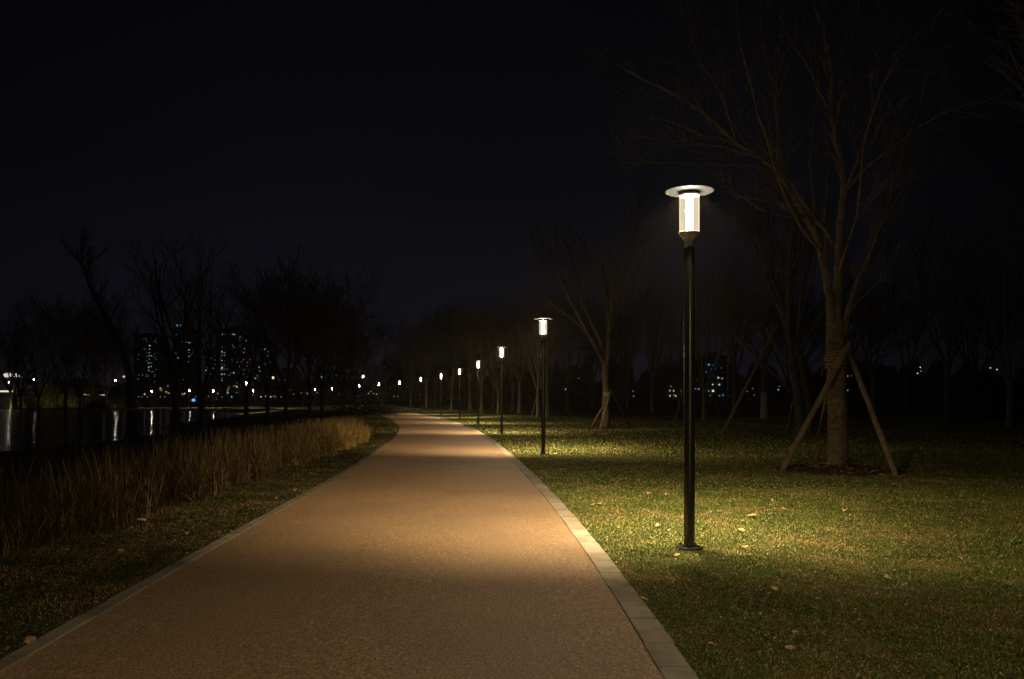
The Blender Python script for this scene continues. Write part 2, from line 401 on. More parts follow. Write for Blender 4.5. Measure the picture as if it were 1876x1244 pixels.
def copy_tree(o, parent=None):
    c = o.copy(); COL.objects.link(c); c.parent = parent
    for ch in o.children: copy_tree(ch, c)
    return c
LP = lamp_proto()
GL = 'lamp posts along the park path'
LAMPS = [(gx(1263, 8.5), 8.5, 'nearest and tallest looking lamp post, clear glass cylinder under a flat disc cap'),
         (gx(995, 22.3), 22.3, 'second lamp post from the viewer on the right of the path'),
         (gx(919, 34.9), 34.9, 'third lamp post from the viewer on the lawn right of the path'),
         (gx(876, 47.8), 47.8, 'fourth lamp post from the viewer on the lawn right of the path'),
         (gx(842, 60.9), 60.9, 'fifth lamp post from the viewer on the lawn right of the path'),
         (gx(808, 73.9), 73.9, 'sixth lamp post from the viewer on the lawn right of the path'),
         (gx(771, 89), 89, 'seventh lamp post, above the curve where the path swings left'),
         (gx(732, 106), 106, 'eighth lamp post, near the far end of the visible path'),
         (gx(694.5, 119), 119, 'ninth lamp post, at the far tip of the path with lit twin trunks behind'),
         (gx(658, 138), 138, 'dark poled lamp post left of the path end, below the taller street light'),
         (gx(278, 165), 165, 'leftmost lamp post on the far shore, standing above its bright water streak'),
         (gx(347, 165), 165, 'small lamp post on the far shore just left of the thick dark trunk'),
         (gx(391, 165), 165, 'small far lamp post right of the second thick dark trunk'),
         (gx(464, 160), 160, 'small far lamp post right of the bigger bright lamp in the fork'),
         (gx(577, 165), 165, 'far lamp post between thin pale trunks, left of its twin'),
         (gx(608, 165), 165, 'far lamp post on a pale pole amid the dark tree row'),
         (gx(451, 112), 112, 'bigger bright lamp seen in the fork of a dark tree at the pond end'),
         (2.75, -4.5, 'added lamp post just behind the viewer beside the right kerb')]  # last one is unseen, added for highlights on the nearest pole
lamp_objs = []
for i, (x, y, lb) in enumerate(LAMPS):
    o = LP if i == 0 else copy_tree(LP)
    z = float(gz(x, y)); o.location = (x, y, max(z, 0) if y < 130 else z); o.rotation_euler.z = random.Random(i).uniform(-.1, .1) if i else 0
    tag(o, lb, 'lamp post', GL); lamp_objs.append(o)

# ---------------------------------------------------------------- trees
def grow(mb, rng, p, d, L, r, lvl, maxl, n_child, spread, up, tw, segs=5, minr=.004):
    pts = [p.copy()]; rr = [r]; q = p.copy(); dd = d.copy(); r1 = max(minr, r * (.28 if lvl else .38))
    for i in range(segs):
        dd = (dd + Vector((rng.gauss(0, tw), rng.gauss(0, tw), rng.gauss(0, tw) * .6 + up / segs))).normalized()
        q = q + dd * (L / segs); pts.append(q.copy()); rr.append(r + (r1 - r) * (i + 1) / segs)
    mb.tube(pts, rr, 7 if r > .05 else (5 if r > .02 else 3), cap=False)
    if lvl >= maxl: return
    nc = n_child[lvl]; az = rng.uniform(0, 6.28)
    for k in range(nc):
        t_ = .22 + .76 * (k + rng.random() * .7) / nc if lvl else .25 + .72 * (k + rng.random() * .6) / nc
        f = t_ * segs; i = min(int(f), segs - 1); a = f - i
        pp = pts[i].lerp(pts[i + 1], a); dn = (pts[i + 1] - pts[i]).normalized()
        az += 2.4 + rng.uniform(-.5, .5); an = spread * rng.uniform(.65, 1.25)
        o1 = dn.orthogonal().normalized(); o2 = dn.cross(o1)
        cd = (dn * math.cos(an) + (o1 * math.cos(az) + o2 * math.sin(az)) * math.sin(an)).normalized()
        ra = (rr[i] + (rr[i + 1] - rr[i]) * a)
        grow(mb, rng, pp, cd, L * rng.uniform(.42, .68) * (1.12 - .5 * t_), max(minr, ra * rng.uniform(.5, .72)), lvl + 1, maxl, n_child, spread, up * 1.05, tw * 1.15, max(3, segs - 1), minr)

def tree_mesh(seed, H=11, tr=.2, fork=.28, limbs=5, tilt=.42, nch=(6, 6, 5), maxl=3, up=.35, twins=0, minr=.006, lean=0):
    rng = random.Random(seed); T = MB(); Cb = MB(); fh = H * fork
    pts, rr = [Vector((0, 0, -.15))], [tr * 1.5]
    for i in range(1, 9):
        u = i / 8; pts.append(Vector((lean * u * fh + rng.uniform(-.03, .03), rng.uniform(-.03, .03), u * fh))); rr.append(tr * (1.32 - .32 * min(1, u * 4)) * (1 - .15 * u))
    T.tube(pts, rr, 14)
    top = pts[-1]
    for k in range(limbs):
        az = k * 6.283 / limbs + rng.uniform(-.35, .35); an = tilt * rng.uniform(.55, 1.25) if k else tilt * .15
        d = Vector((math.sin(an) * math.cos(az) + lean * .5, math.sin(an) * math.sin(az), math.cos(an))).normalized()
        st = top + Vector((0, 0, -rng.uniform(0, fh * .22)))
        grow(Cb, rng, st, d, (H - fh) * rng.uniform(.72, .95), tr * rng.uniform(.42, .62), 0, maxl, nch, .62, up, .09, 7, minr)
    return T, Cb
def tree_proto(seed, bk, name='bare_tree', **k):
    T, Cb = tree_mesh(seed, **k); root = empty(name)
    T.build('trunk', bk, root, True); Cb.build('crown', bk, root, True)
    return root
protos = {}
protos['a'] = tree_proto(1, M_bark2, H=11, tr=.17, fork=.27, limbs=5)
protos['b'] = tree_proto(2, M_bark2, H=10.5, tr=.15, fork=.22, limbs=6, tilt=.5)
protos['c'] = tree_proto(3, M_bark2, H=12, tr=.19, fork=.3, limbs=5, tilt=.36, nch=(7, 6, 5))
protos['d'] = tree_proto(4, M_barkd, H=10.5, tr=.2, fork=.2, limbs=5, tilt=.45, nch=(5, 5, 4), minr=.006)
protos['e'] = tree_proto(5, M_barkd, H=12, tr=.16, fork=.18, limbs=7, tilt=.5, nch=(7, 7, 6), minr=.012)
protos['w'] = tree_proto(6, M_bark2, H=11.5, tr=.22, fork=.38, limbs=5, tilt=.5)
MB().tube([(0, 0, -.1), (0, 0, .3), (0, 0, 1.0), (0, 0, 2.05)], [.34, .3, .262, .245], 14).build('lime_wash', M_white, protos['w'])
used = set()
def tree(kind, px, d, label, group, s=1.0, rz=None, off=0.0, ht=None):
    o = protos[kind] if kind not in used else copy_tree(protos[kind]); used.add(kind)
    x = gx(px, d); z = float(gz(x, d)) + off
    o.location = (x, d, z - .03); o.rotation_euler = (0, 0, rz if rz is not None else random.Random(int(px * 7 + d)).uniform(0, 6.28)); o.scale = (s, s, ht if ht else s)
    tag(o, label, 'tree', group); return o
GR = 'bare trees on the lawn to the right of the path'
tree('w', 1400, 58, 'bare tree whose lower trunk is lime washed white', GR, .95)
tree('b', 1290, 56, 'bare tree behind the nearest lamp post, right of its pole', GR, 1.05)
tree('c', 1195, 82, 'slim grey trunked bare tree left of the nearest lamp pole', GR, 1.15)
tree('a', 1735, 52, 'thick leaning bare tree in the darkness at far right', GR, 1.2, ht=1.25)
tree('b', 986, 62, 'bare tree directly behind the second lamp post', GR)
tree('c', 1003, 60, 'thin dark bare tree just right of the second lamp post', GR, .8)
tree('a', 952, 81, 'bare tree midway between the second and third lamp posts', GR, 1.1)
tree('c', 940, 88, 'slender bare tree right of the third lamp post', GR, .95)
tree('b', 913, 81, 'bare tree just left of the third lamp post', GR, 1.05)
tree('a', 882, 83, 'bare tree beside the fourth lamp post, on its right', GR, 1.1)
tree('c', 861, 99, 'forked bare tree between the fourth and fifth lamp posts', GR, 1.1)
tree('b', 827, 99, 'warmly lit bare tree between the fifth and sixth lamp posts', GR, 1.1)
tree('a', 798, 132, 'distant thin bare tree left of the sixth lamp post', GR, 1.1)
tree('c', 782, 121, 'pale trunked bare tree right of the seventh lamp post', GR, 1.15)
tree('b', 753, 142, 'distant bare tree between the seventh and eighth lamp posts', GR, 1.3)
tree('a', 1040, 92, 'dim bare tree behind the left stake of the small staked tree', GR, 1.15)
tree('c', 1150, 105, 'dim bare tree in the gap right of the small staked tree', GR, 1.2)
tree('b', 1245, 88, 'dim bare tree hard against the nearest lamp pole, left side', GR, 1.15)
tree('c', 1345, 78, 'dim bare tree between the lime washed tree and the lamp pole', GR, 1.2)
tree('a', 1600, 62, 'dark bare tree seen right of the big staked tree', GR, 1.15)
tree('b', 1850, 44, 'dark bare tree at the right border of the lawn', GR, 1.2)
tree('c', 1085, 125, 'faint far bare tree left of the small staked tree', GR, 1.4)
tree('a', 1660, 90, 'faint far bare tree between big staked tree and leaning tree', GR, 1.4)
tree('c', 905, 120, 'faint far bare tree behind the third and fourth lamp posts', GR, 1.35)
tree('e', 815, 165, 'faint dense far tree in the dome of crowns behind sixth lamp', GR, 1.7)
tree('e', 775, 175, 'faint dense far tree in the dome of crowns behind seventh lamp', GR, 1.55)
tree('e', 735, 190, 'faint dense far tree at the left foot of the dome of crowns', GR, 1.1)
tree('e', 850, 150, 'faint dense far tree in the crowns behind fifth lamp', GR, 1.45)
tree('e', 1450, 110, 'faint dense far tree left of the twin stemmed tree', GR, 1.4)
tree('e', 1560, 120, 'faint dense far tree behind the big staked trunk', GR, 1.5)
tree('e', 1790, 100, 'faint dense far tree right of the leaning tree', GR, 1.5)
tree('e', 1120, 150, 'faint dense far tree behind the smaller staked tree', GR, 1.7)
tree('c', 2020, 15.5, 'bare tree at upper right whose branch tips reach into view', GR, 1.0, rz=2.2)
GLT = 'dark bare trees around the pond and left of the path'
tree('d', 322, 43, 'thick dark forked tree on the near bank, left of its pair', GLT, .98, rz=.3)
tree('d', 369, 46, 'thick dark forked tree on the near bank, right of its pair', GLT, 1.0, rz=2.4)
tree('d', 451, 60, 'dark forked tree at the pond end framing a bright lamp', GLT, 1.0, rz=4.2)
tree('d', 490, 64, 'slim dark tree right of the lamp framing tree', GLT, .85)
tree('e', 524, 70, 'dark dense tree standing left of the thin pale trunks', GLT, 1.05)
tree('e', 568, 74, 'dark dense tree in the middle of the left row', GLT, 1.05)
tree('e', 590, 80, 'dark dense tree just left of a pale far lamp post', GLT, 1.1)
tree('e', 628, 92, 'dark dense tree right of the far pale lamp post', GLT, 1.05)
tree('e', 651, 104, 'dark tree at the right end of the left row', GLT, .95)
tree('a', 533, 150, 'thin pale trunk lit from the far shore, left one', GLT, .8)
tree('a', 556, 150, 'thin pale trunk lit from the far shore, right one', GLT, .8)
tree('b', 700, 150, 'twin lit trunk tree behind the ninth lamp post', GLT, .75)
tree('e', 682, 200, 'small faint far tree below the pale gap of sky', GLT, .8)
tree('e', 20, 158, 'large dark tree at left edge behind the lit hedge', GLT, 1.5)
tree('d', 38, 152, 'dark trunked tree in front of the white pavilion roof', GLT, 1.25, rz=1)
tree('d', 70, 153, 'slim dark tree right of the white pavilion roof', GLT, 1.1, rz=2)
tree('d', 120, 150, 'dark wide tree in front of the lit shrubs', GLT, 1.35, rz=3)
tree('d', 147, 153, 'dark tree leaning right beside the wide one by lit shrubs', GLT, 1.2, rz=5)
tree('e', 195, 160, 'dense dark tree left of the first tower', GLT, 1.3)
tree('e', 170, 168, 'dense dark tree behind the shrubs on the far shore', GLT, 1.9)
tree('e', 90, 172, 'tall dense dark tree behind the lit shrubs', GLT, 1.9)

# leaning tree left of the towers
rng = random.Random(77)
root = empty('leaning_tree', (gx(238, 120), 148, float(gz(gx(238, 120), 148)) - .05)); root.location.x = gx(238, 148)
def rel(px, py, d, base): return at(px, py, d) - Vector(base)
b0 = Vector(root.location); pl = [(240, 747), (240, 700), (225, 640), (205, 600), (185, 565), (165, 525), (148, 480)]
pts = [at(a, b, 148) - b0 for a, b in pl]; m = MB(); m.tube(pts[:4], [.9, .7, .62, .5], 12); m.build('trunk', M_barkd, root, True)
m = MB(); m.tube(pts[3:], [.5, .36, .24, .1], 8)
for i in range(1, 7):
    for k in range(5):
        p = pts[i].lerp(pts[min(i + 1, 6)], rng.random()); d = Vector((rng.uniform(-.8, .6), rng.uniform(-.7, .7), rng.uniform(.4, 1.2))).normalized()
        grow(m, rng, p, d, rng.uniform(4, 7), .12, 1, 3, (0, 6, 5), .6, .4, .1, 5, .012)
m.build('crown', M_barkd, root, True)
tag(root, 'big dark tree leaning left over the far shore beside the towers', 'tree', GLT)

# hero tree: limbs follow the real tree's
D0 = 17.96
bx, by = gx(1535, D0), D0
hero = empty('staked_tree', (bx, by, .06), label='big bare tree propped by three stakes on a mulch mound', cat='tree', group='staked trees on the lawn')
hb = Vector(hero.location)
def H3(px, py, dd=0): return at(px, py, D0 + dd) - hb
pw = F / D0
rng = random.Random(5)
def crv(pl, n=3):                                     # Catmull-Rom
    o = []
    for i in range(len(pl) - 1):
        p0, p1, p2, p3 = pl[max(i - 1, 0)], pl[i], pl[i + 1], pl[min(i + 2, len(pl) - 1)]
        for k in range(n):
            u = k / n; o.append(.5 * ((2 * p1) + (p2 - p0) * u + (2 * p0 - 5 * p1 + 4 * p2 - p3) * u * u + (3 * p1 - 3 * p2 + p3 - p0) * u ** 3))
    return o + [pl[-1]]
T = MB()
tp = crv([H3(1536, 866), H3(1535, 852), H3(1534, 820), H3(1533, 760), H3(1533, 700), H3(1531, 650), H3(1530, 610), H3(1531, 585)], 3)
tw_ = np.interp(np.linspace(0, 1, len(tp)), [0, .1, .2, .5, .8, 1], [24, 20, 17.5, 16.2, 15.4, 14.6]) / pw
n = 28; base = 0
for i, p in enumerate(tp):                            # slightly lobed, knotty trunk
    for j in range(n):
        th = 2 * math.pi * j / n; fl = 1 + .05 * math.sin(3 * th + i * .25) + .035 * math.sin(5 * th - i * .4) + rng.uniform(-.015, .015) + (.12 * max(0, math.sin(4 * th + 1)) if i < 3 else 0)
        T.V.append(p + Vector((math.cos(th), math.sin(th), 0)) * tw_[i] * fl)
    if i:
        for j in range(n): k = (j + 1) % n; a = (i - 1) * n; T.F.append((a + j, a + k, a + n + k, a + n + j))
T.F.append(tuple(range((len(tp) - 1) * n, len(tp) * n)))
T.build('trunk', M_bark, hero, True)
Cb = MB()
LIMBS = [  # points (px,py,depth offset), start/end half widths in px, side twig count
    ([(1527, 610, 0), (1521, 545, -.1), (1512, 500, -.15), (1503, 455, -.2), (1496, 432, -.25), (1480, 403, -.3), (1465, 378, -.4), (1444, 345, -.5), (1425, 316, -.55), (1395, 290, -.7), (1350, 262, -.9), (1310, 225, -1.0), (1270, 193, -1.2), (1230, 170, -1.3), (1190, 150, -1.4), (1150, 131, -1.5), (1128, 112, -1.6)], 12, 1.0, 20),
    ([(1532, 600, 0), (1535, 540, .0), (1537, 480, .05), (1540, 410, .1), (1546, 360, .1), (1545, 325, .15), (1539, 288, .2), (1530, 250, .25), (1523, 205, .3), (1525, 150, .4), (1521, 115, .4), (1509, 58, .5), (1494, 15, .6), (1484, -40, .7), (1480, -90, .8)], 13.5, 2, 22),
    ([(1527, 447, 0), (1508, 418, -.2), (1492, 398, -.3), (1470, 368, -.4), (1455, 345, -.4), (1440, 322, -.45), (1427, 300, -.45), (1426, 250, -.5), (1420, 200, -.5), (1411, 130, -.45), (1397, 72, -.4), (1394, 0, -.3), (1391, -60, -.2)], 5.5, 1.5, 20),
    ([(1547, 352, .1), (1572, 322, 0), (1602, 294, -.2), (1655, 255, -.4), (1700, 222, -.5), (1742, 203, -.7), (1775, 188, -.9)], 5, 1.0, 12),
    ([(1545, 615, 0), (1552, 580, .05), (1560, 548, .1), (1571, 512, .2), (1585, 488, .3), (1600, 455, .4), (1612, 420, .5), (1632, 385, .7), (1655, 348, .8), (1685, 325, .9), (1730, 310, 1.0), (1768, 298, 1.1)], 9, 1.0, 18),
    ([(1585, 488, .3), (1608, 440, .6), (1622, 395, .9), (1640, 330, 1.2), (1660, 260, 1.4), (1690, 180, 1.7), (1700, 90, 2.0), (1720, 10, 2.2)], 6, 1.2, 20),
    ([(1474, 397, -.4), (1447, 396, -.6), (1420, 392, -.8), (1390, 380, -1.0), (1365, 364, -1.2), (1338, 348, -1.4)], 2.4, .7, 8),
    ([(1412, 308, -.5), (1385, 302, -.7), (1350, 301, -.9), (1280, 299, -1.3), (1210, 297, -1.7), (1140, 297, -2.0)], 2.6, .6, 10),
    ([(1403, 293, -.6), (1375, 284, -.5), (1325, 272, -.4), (1280, 262, -.2), (1220, 255, 0), (1150, 246, .2)], 2.6, .6, 10),
    ([(1385, 282, -.7), (1350, 262, -1.2), (1290, 248, -1.7), (1240, 228, -2.0), (1190, 214, -2.4)], 2.2, .6, 8),
    ([(1350, 262, -.9), (1335, 215, -1.0), (1315, 160, -1.1), (1285, 115, -1.2), (1262, 60, -1.3)], 2.4, .6, 10),
    ([(1375, 277, -.8), (1345, 225, -.6), (1330, 190, -.3), (1318, 130, 0), (1310, 85, .2)], 2.2, .6, 10),
    ([(1500, 440, -.1), (1492, 380, .2), (1485, 320, .5), (1484, 270, .8), (1490, 230, 1.0), (1500, 150, 1.2), (1490, 80, 1.3)], 4, .8, 14),
    ([(1516, 480, .1), (1512, 400, .5), (1517, 330, .9), (1530, 250, 1.3), (1555, 170, 1.6), (1560, 100, 1.8), (1572, 20, 2.0), (1575, -50, 2.1)], 5, 1.0, 16),
    ([(1530, 200, .3), (1560, 165, .2), (1600, 130, .1), (1650, 95, 0), (1690, 55, -.2)], 2.6, .7, 10),
    ([(1524, 205, .3), (1500, 165, .2), (1480, 120, .1), (1450, 75, 0), (1425, 25, -.1)], 2.8, .7, 10),
    ([(1537, 500, 0), (1560, 430, -.7), (1575, 370, -1.3), (1580, 280, -1.8), (1600, 200, -2.3), (1640, 110, -2.8)], 4, .7, 14),
    ([(1505, 460, -.3), (1470, 420, -1.1), (1430, 340, -1.8), (1400, 240, -2.4), (1370, 140, -2.8), (1350, 50, -3.0)], 4, .7, 14),
    ([(1555, 570, .2), (1580, 545, .0), (1600, 525, -.1), (1625, 508, -.3)], 2.2, .6, 4),
]
for pl, w0, w1, nt_ in LIMBS:
    pts = crv([H3(*p) for p in pl], 3); m_ = len(pts)
    pts = [p + Vector((rng.gauss(0, .012), rng.gauss(0, .012), rng.gauss(0, .012))) if 0 < i < m_ - 1 else p for i, p in enumerate(pts)]
    w1 = w1 * .8 + .35; w0 = w0 * .74 + .3; nt_ = int(nt_ * .7); rr = [(w0 + (w1 - w0) * (i / (m_ - 1)) ** .62) / pw for i in range(m_)]
    Cb.tube(pts, rr, 12 if w0 > 8 else 7)
    az = rng.uniform(0, 6)
    for k in range(nt_):
        f = (.25 + .75 * (k + rng.random() * .8) / nt_) * (m_ - 1); i = min(int(f), m_ - 2); p = pts[i].lerp(pts[i + 1], f - i); dn = (pts[i + 1] - pts[i]).normalized()
        az += 2.4; an = rng.uniform(.35, .8); o1 = dn.orthogonal().normalized(); o2 = dn.cross(o1)
        cd = dn * math.cos(an) + (o1 * math.cos(az) + o2 * math.sin(az)) * math.sin(an)
        grow(Cb, rng, p, cd, rng.uniform(.8, 2.1) * (1.2 - .75 * f / m_), max(.009, rr[i] * .42), 1, 3, (0, 4, 2), .6, .25, .13, 5, .0055)
Cb.build('crown', M_bark, hero, True)

# second staked tree
D2 = 39.6
s2 = empty('staked_tree', (gx(1110, D2), D2, float(gz(gx(1110, D2), D2))), label='smaller bare tree propped by stakes, left of the nearest lamp post', cat='tree', group='staked trees on the lawn')
T2, C2 = tree_mesh(21, H=11, tr=.19, fork=.34, limbs=5, tilt=.55, nch=(6, 6, 5), minr=.007); T2.build('trunk', M_barkm, s2, True); C2.build('crown', M_barkm, s2, True)
# twin-stemmed tree left of hero
D3 = 34.8
s3 = empty('twin_stem_tree', (gx(1478, D3), D3, float(gz(gx(1478, D3), D3))), label='twin stemmed bare tree behind and left of the big staked tree', cat='tree', group='staked trees on the lawn')
T3 = MB(); rng = random.Random(9); C3 = MB(); b3 = Vector(s3.location)
for pl, r in (([(1469, 800), (1466, 770), (1462, 730), (1453, 680), (1449, 640)], .19), ([(1484, 800), (1483, 770), (1481, 740), (1474, 700), (1467, 660), (1462, 640)], .15)):
    p = crv([at(a, b, D3) - b3 for a, b in pl], 3); T3.tube(p, [r * (1.15 - .4 * i / len(p)) for i in range(len(p))], 12)
    for k in range(3):
        grow(C3, rng, p[-1] - Vector((0, 0, .05)), Vector((rng.uniform(-.5, .5), rng.uniform(-.5, .5), 1)).normalized(), rng.uniform(5, 7), r * .6, 0, 3, (6, 5, 5), .6, .3, .1, 6, .006)
T3.build('trunk', M_barkm, s3, True); C3.build('crown', M_barkm, s3, True)

# stakes and ropes
GS = 'wooden support stakes'
def stake(a, b, r, label):
    a = Vector(a); b = Vector(b); rng = random.Random(int(a.x * 100)); o = empty('support_stake', a, label=label, cat='stake', group=GS)
    n = 7; pts = [(b - a) * (i / n) + (Vector((rng.gauss(0, .012), rng.gauss(0, .012), 0)) if 0 < i < n else Vector()) for i in range(n + 1)]
    pts[0] = pts[0] - (b - a).normalized() * .1
    MB().tube(pts, [r * (1.08 - .18 * i / n) * rng.uniform(.96, 1.05) for i in range(n + 1)], 12).build('pole', M_stake, o, True)
    e_ = (b - a).normalized()
    MB().tube([pts[-1] - e_ * .002, pts[-1] + e_ * .006], [r * .86, r * .84], 12).build('sawn_end', M_rope, o)
    return o
def gp(px, py): 
    d = CAMH * F / (py - HY); return Vector((gx(px, d), d, 0))
stake(at(1434, 862, 17.4), at(1556, 627, 17.62), .062, 'left front stake crossing the trunk of the big staked tree')
stake(at(1497, 850, 19.2), at(1524, 655, 18.35), .058, 'middle stake standing behind the trunk of the big staked tree')
stake(at(1643, 874, 16.3), at(1556, 648, 17.95), .058, 'right stake of the big staked tree, leaning left')
stake(at(1082, 784, 40.5), at(1118, 722, 39.5), .05, 'left stake of the smaller staked tree')
stake(at(1099, 789, 38.6), at(1119, 715, 39.5), .05, 'front stake of the smaller staked tree')
stake(at(1153, 782, 41), at(1119, 712, 39.7), .05, 'right stake of the smaller staked tree')
stake(at(1321, 798, 33.6), at(1426, 592, 33.6), .07, 'long prop slanting right behind the nearest lamp post')
stake(at(1489, 735, 36.0), at(1404, 604, 34.4), .055, 'prop slanting down right onto the twin stemmed tree')
stake(at(1440, 796, 36.0), at(1453, 735, 35.2), .045, 'short stake left of the twin stemmed tree')
stake(at(1452, 718, 37.0), at(1345, 615, 35.4), .055, 'long thin prop crossing behind the longest prop')
stake(at(1237, 772, 54), at(1252, 712, 55.6), .06, 'faint stake just left of the nearest lamp pole')
stake(at(1322, 768, 56.5), at(1300, 715, 56.2), .06, 'faint stake leaning on tree right of nearest lamp pole')
stake(at(974, 764, 64), at(986, 715, 62.3), .05, 'faint stake beside the second lamp post')
# rope lashing round hero trunk
m = MB(); rng = random.Random(3)
for k, (pz, rad) in enumerate((a_, b_ - .026) for a_, b_ in ((652, 0.254), (657, 0.258), (662, 0.255), (668, 0.258), (674, 0.254), (645, 0.253))):
    c0 = Vector((gx(1531, D0), D0, at(0, pz, D0).z)); tl_ = rng.uniform(-.05, .05)
    m.tube([c0 + Vector((math.cos(a) * rad, math.sin(a) * rad, math.sin(a + k) * tl_)) for a in np.linspace(0, 6.283, 25)], .015, 6)
for k in range(14):                                   # wraps round the front stake and loose tails
    u = .80 + .011 * k; p = at(1434, 862, 17.4).lerp(at(1556, 627, 17.62), u); ax = (at(1556, 627, 17.62) - at(1434, 862, 17.4)).normalized(); o1 = ax.orthogonal().normalized(); o2 = ax.cross(o1)
    m.tube([p + (o1 * math.cos(a) + o2 * math.sin(a)) * .070 for a in np.linspace(0, 6.283, 14)], .009, 5)
for k in range(9):
    p = at(rng.uniform(1508, 1528), rng.uniform(655, 675), 17.7); m.tube(crv([p, p + Vector((rng.uniform(-.06, .03), -.03, -.08)), p + Vector((rng.uniform(-.08, .05), -.03, -.22))], 3), .006, 4)
ro = m.build('rope_lashing', M_rope, None, True, label='straw rope lashed round the big staked trunk and its stake', cat='rope')
m = MB()
for k in range(4):
    c0 = Vector((gx(1112, D2), D2, at(0, 720 + k * 2, D2).z)); m.tube([c0 + Vector((math.cos(a) * .2, math.sin(a) * .2, 0)) for a in np.linspace(0, 6.283, 18)], .02, 5)
m.build('rope_lashing', M_rope, None, True, label='rope band round the smaller staked tree where its stakes meet', cat='rope')

# mulch mounds
def mound(cx_, cy_, r, h, label, seed):
    rng = random.Random(seed); V = [(cx_, cy_, h)]; Fs = []; n = 44; K = 9
    for k in range(1, K + 1):
        for j in range(n):
            th = 2 * math.pi * j / n; rr = r * k / K * (1 + .1 * math.sin(3 * th + seed) + .06 * math.sin(7 * th)); x = cx_ + rr * math.cos(th); y = cy_ + rr * math.sin(th)
            z = h * (1 - (k / K) ** 2) + rng.uniform(-.018, .018) + (float(gz(x, y)) if k > K - 2 else float(gz(x, y))) - (.04 if k == K else 0)
            V.append((x, y, z))
    for j in range(n): Fs.append((0, 1 + j, 1 + (j + 1) % n))
    for k in range(K - 1):
        for j in range(n): a = 1 + k * n; b = (j + 1) % n; Fs.append((a + j, a + n + j, a + n + b, a + b))
    return np_mesh('soil_mound', V, Fs, M_soil, smooth=True, label=label, kind='structure')
mound(gx(1533, D0), D0 - .1, 1.55, .13, 'dark mulch mound round the big staked tree', 1)
mound(gx(1112, D2), D2, 1.2, .12, 'dark mulch mound round the smaller staked tree', 2)

# ---------------------------------------------------------------- grass, reeds, litter
rs = np.random.RandomState(4)
def blades(x, y, h, wd, name, m, bend=.5, **k):
    N = len(x); z = gz(x, y) - .004; a = rs.uniform(0, 2 * np.pi, N); b = rs.uniform(0, 2 * np.pi, N); be = rs.uniform(.1, bend, N) * h
    dx, dy = np.cos(a) * wd / 2, np.sin(a) * wd / 2; ex, ey = np.cos(b) * be, np.sin(b) * be
    V = np.empty((N, 5, 3))
    V[:, 0] = np.stack([x - dx, y - dy, z], -1); V[:, 1] = np.stack([x + dx, y + dy, z], -1)
    V[:, 2] = np.stack([x + dx * .8 + ex * .35, y + dy * .8 + ey * .35, z + h * .6], -1); V[:, 3] = np.stack([x - dx * .8 + ex * .35, y - dy * .8 + ey * .35, z + h * .6], -1)
    V[:, 4] = np.stack([x + ex, y + ey, z + h * (1 - .3 * np.minimum(be / h, 2.4))], -1)
    i0 = (np.arange(N) * 5)[:, None]; lp = np.concatenate([i0 + np.array([[0, 1, 2, 3, 3, 2, 4]])], 1).ravel(); sz = np.tile([4, 3], N)
    return fast_mesh(name, V.reshape(-1, 3), lp, sz, m, **k)
def scatter(n, d0, d1, f, pw_=1.0):
    y = d0 + (d1 - d0) * rs.uniform(0, 1, n) ** pw_; return y
def cl(x, y): return .5 + .17 * (np.sin(x * 5.1 + 2.1 * np.sin(y * 3.3)) + np.sin(y * 4.7 + 2.6 * np.sin(x * 2.9) + 1) + np.sin((x * .8 + y * .6) * 13.7 + 3 * np.sin(y * 1.9 - x * 2.2)))
X, Y, Hh, W = [], [], [], []
for n, d0, d1, w0, h0 in ((180000, 3.6, 8, .0042, .024), (230000, 7, 14, .0056, .026), (210000, 12, 26, .011, .030), (120000, 22, 66, .03, .05)):
    y = scatter(n, d0, d1, 1); xr = cr(y, 2) + .20; xl = .67 * y + .3; x = xr - .03 - .05 * cl(y * .7, y * 1.9) * rs.uniform(0, 1, n) + (xl - xr) * rs.uniform(0, 1, n)
    k = (x > xr - .06) & (((x - bx) ** 2 + (y - by) ** 2) > 1.5 ** 2 * rs.uniform(.6, 1.1, n)) & (((x - LAMPS[0][0]) ** 2 + (y - 8.5) ** 2) > .14 ** 2)
    x, y = x[k], y[k]; c_ = cl(x, y); h = h0 * rs.uniform(.5, 1.25, len(x)) * (.7 + .7 * c_)
    X.append(x); Y.append(y); Hh.append(h); W.append(w0 * rs.uniform(.7, 1.3, len(x)))
cat_ = np.concatenate
blades(cat_(X), cat_(Y), cat_(Hh), cat_(W), 'grass', M_grass, 2.0, kind='stuff', label='short mixed green and straw lawn grass right of the path')
X, Y, Hh, W = [], [], [], []
RF = np.array([(0, -6.3), (5, -5.6), (7.7, -5.0), (10.5, -4.85), (16.4, -5.0), (20.8, -4.95), (26.8, -5.1), (29.5, -5.35), (31.5, -5.75), (33, -6.6)])
def reedx(y): return np.interp(y, RF[:, 0], RF[:, 1])
for n, d0, d1, w0, h0 in ((70000, 3.6, 9, .005, .026), (90000, 8, 18, .0065, .032), (60000, 16, 36, .014, .06), (40000, 30, 75, .03, .07)):
    y = scatter(n, d0, d1, 1); xl = cr(y, 1) - .13; xr = np.where(y < 31, reedx(y) - .7, xl - 4.5); x = xl + (xr - xl) * rs.uniform(0, 1, n)
    x = x + .05 * cl(y * .8, y * 2.3) * rs.uniform(0, 1, n); k = x < xl + .07; x, y = x[k], y[k]; h = h0 * rs.uniform(.5, 1.3, len(x)) * (.75 + .6 * cl(x, y))
    X.append(x); Y.append(y); Hh.append(h); W.append(w0 * rs.uniform(.7, 1.3, len(x)))
blades(cat_(X), cat_(Y), cat_(Hh), cat_(W), 'verge_grass', M_verge, 2.4, kind='stuff', label='dark grass verge between path and reeds')

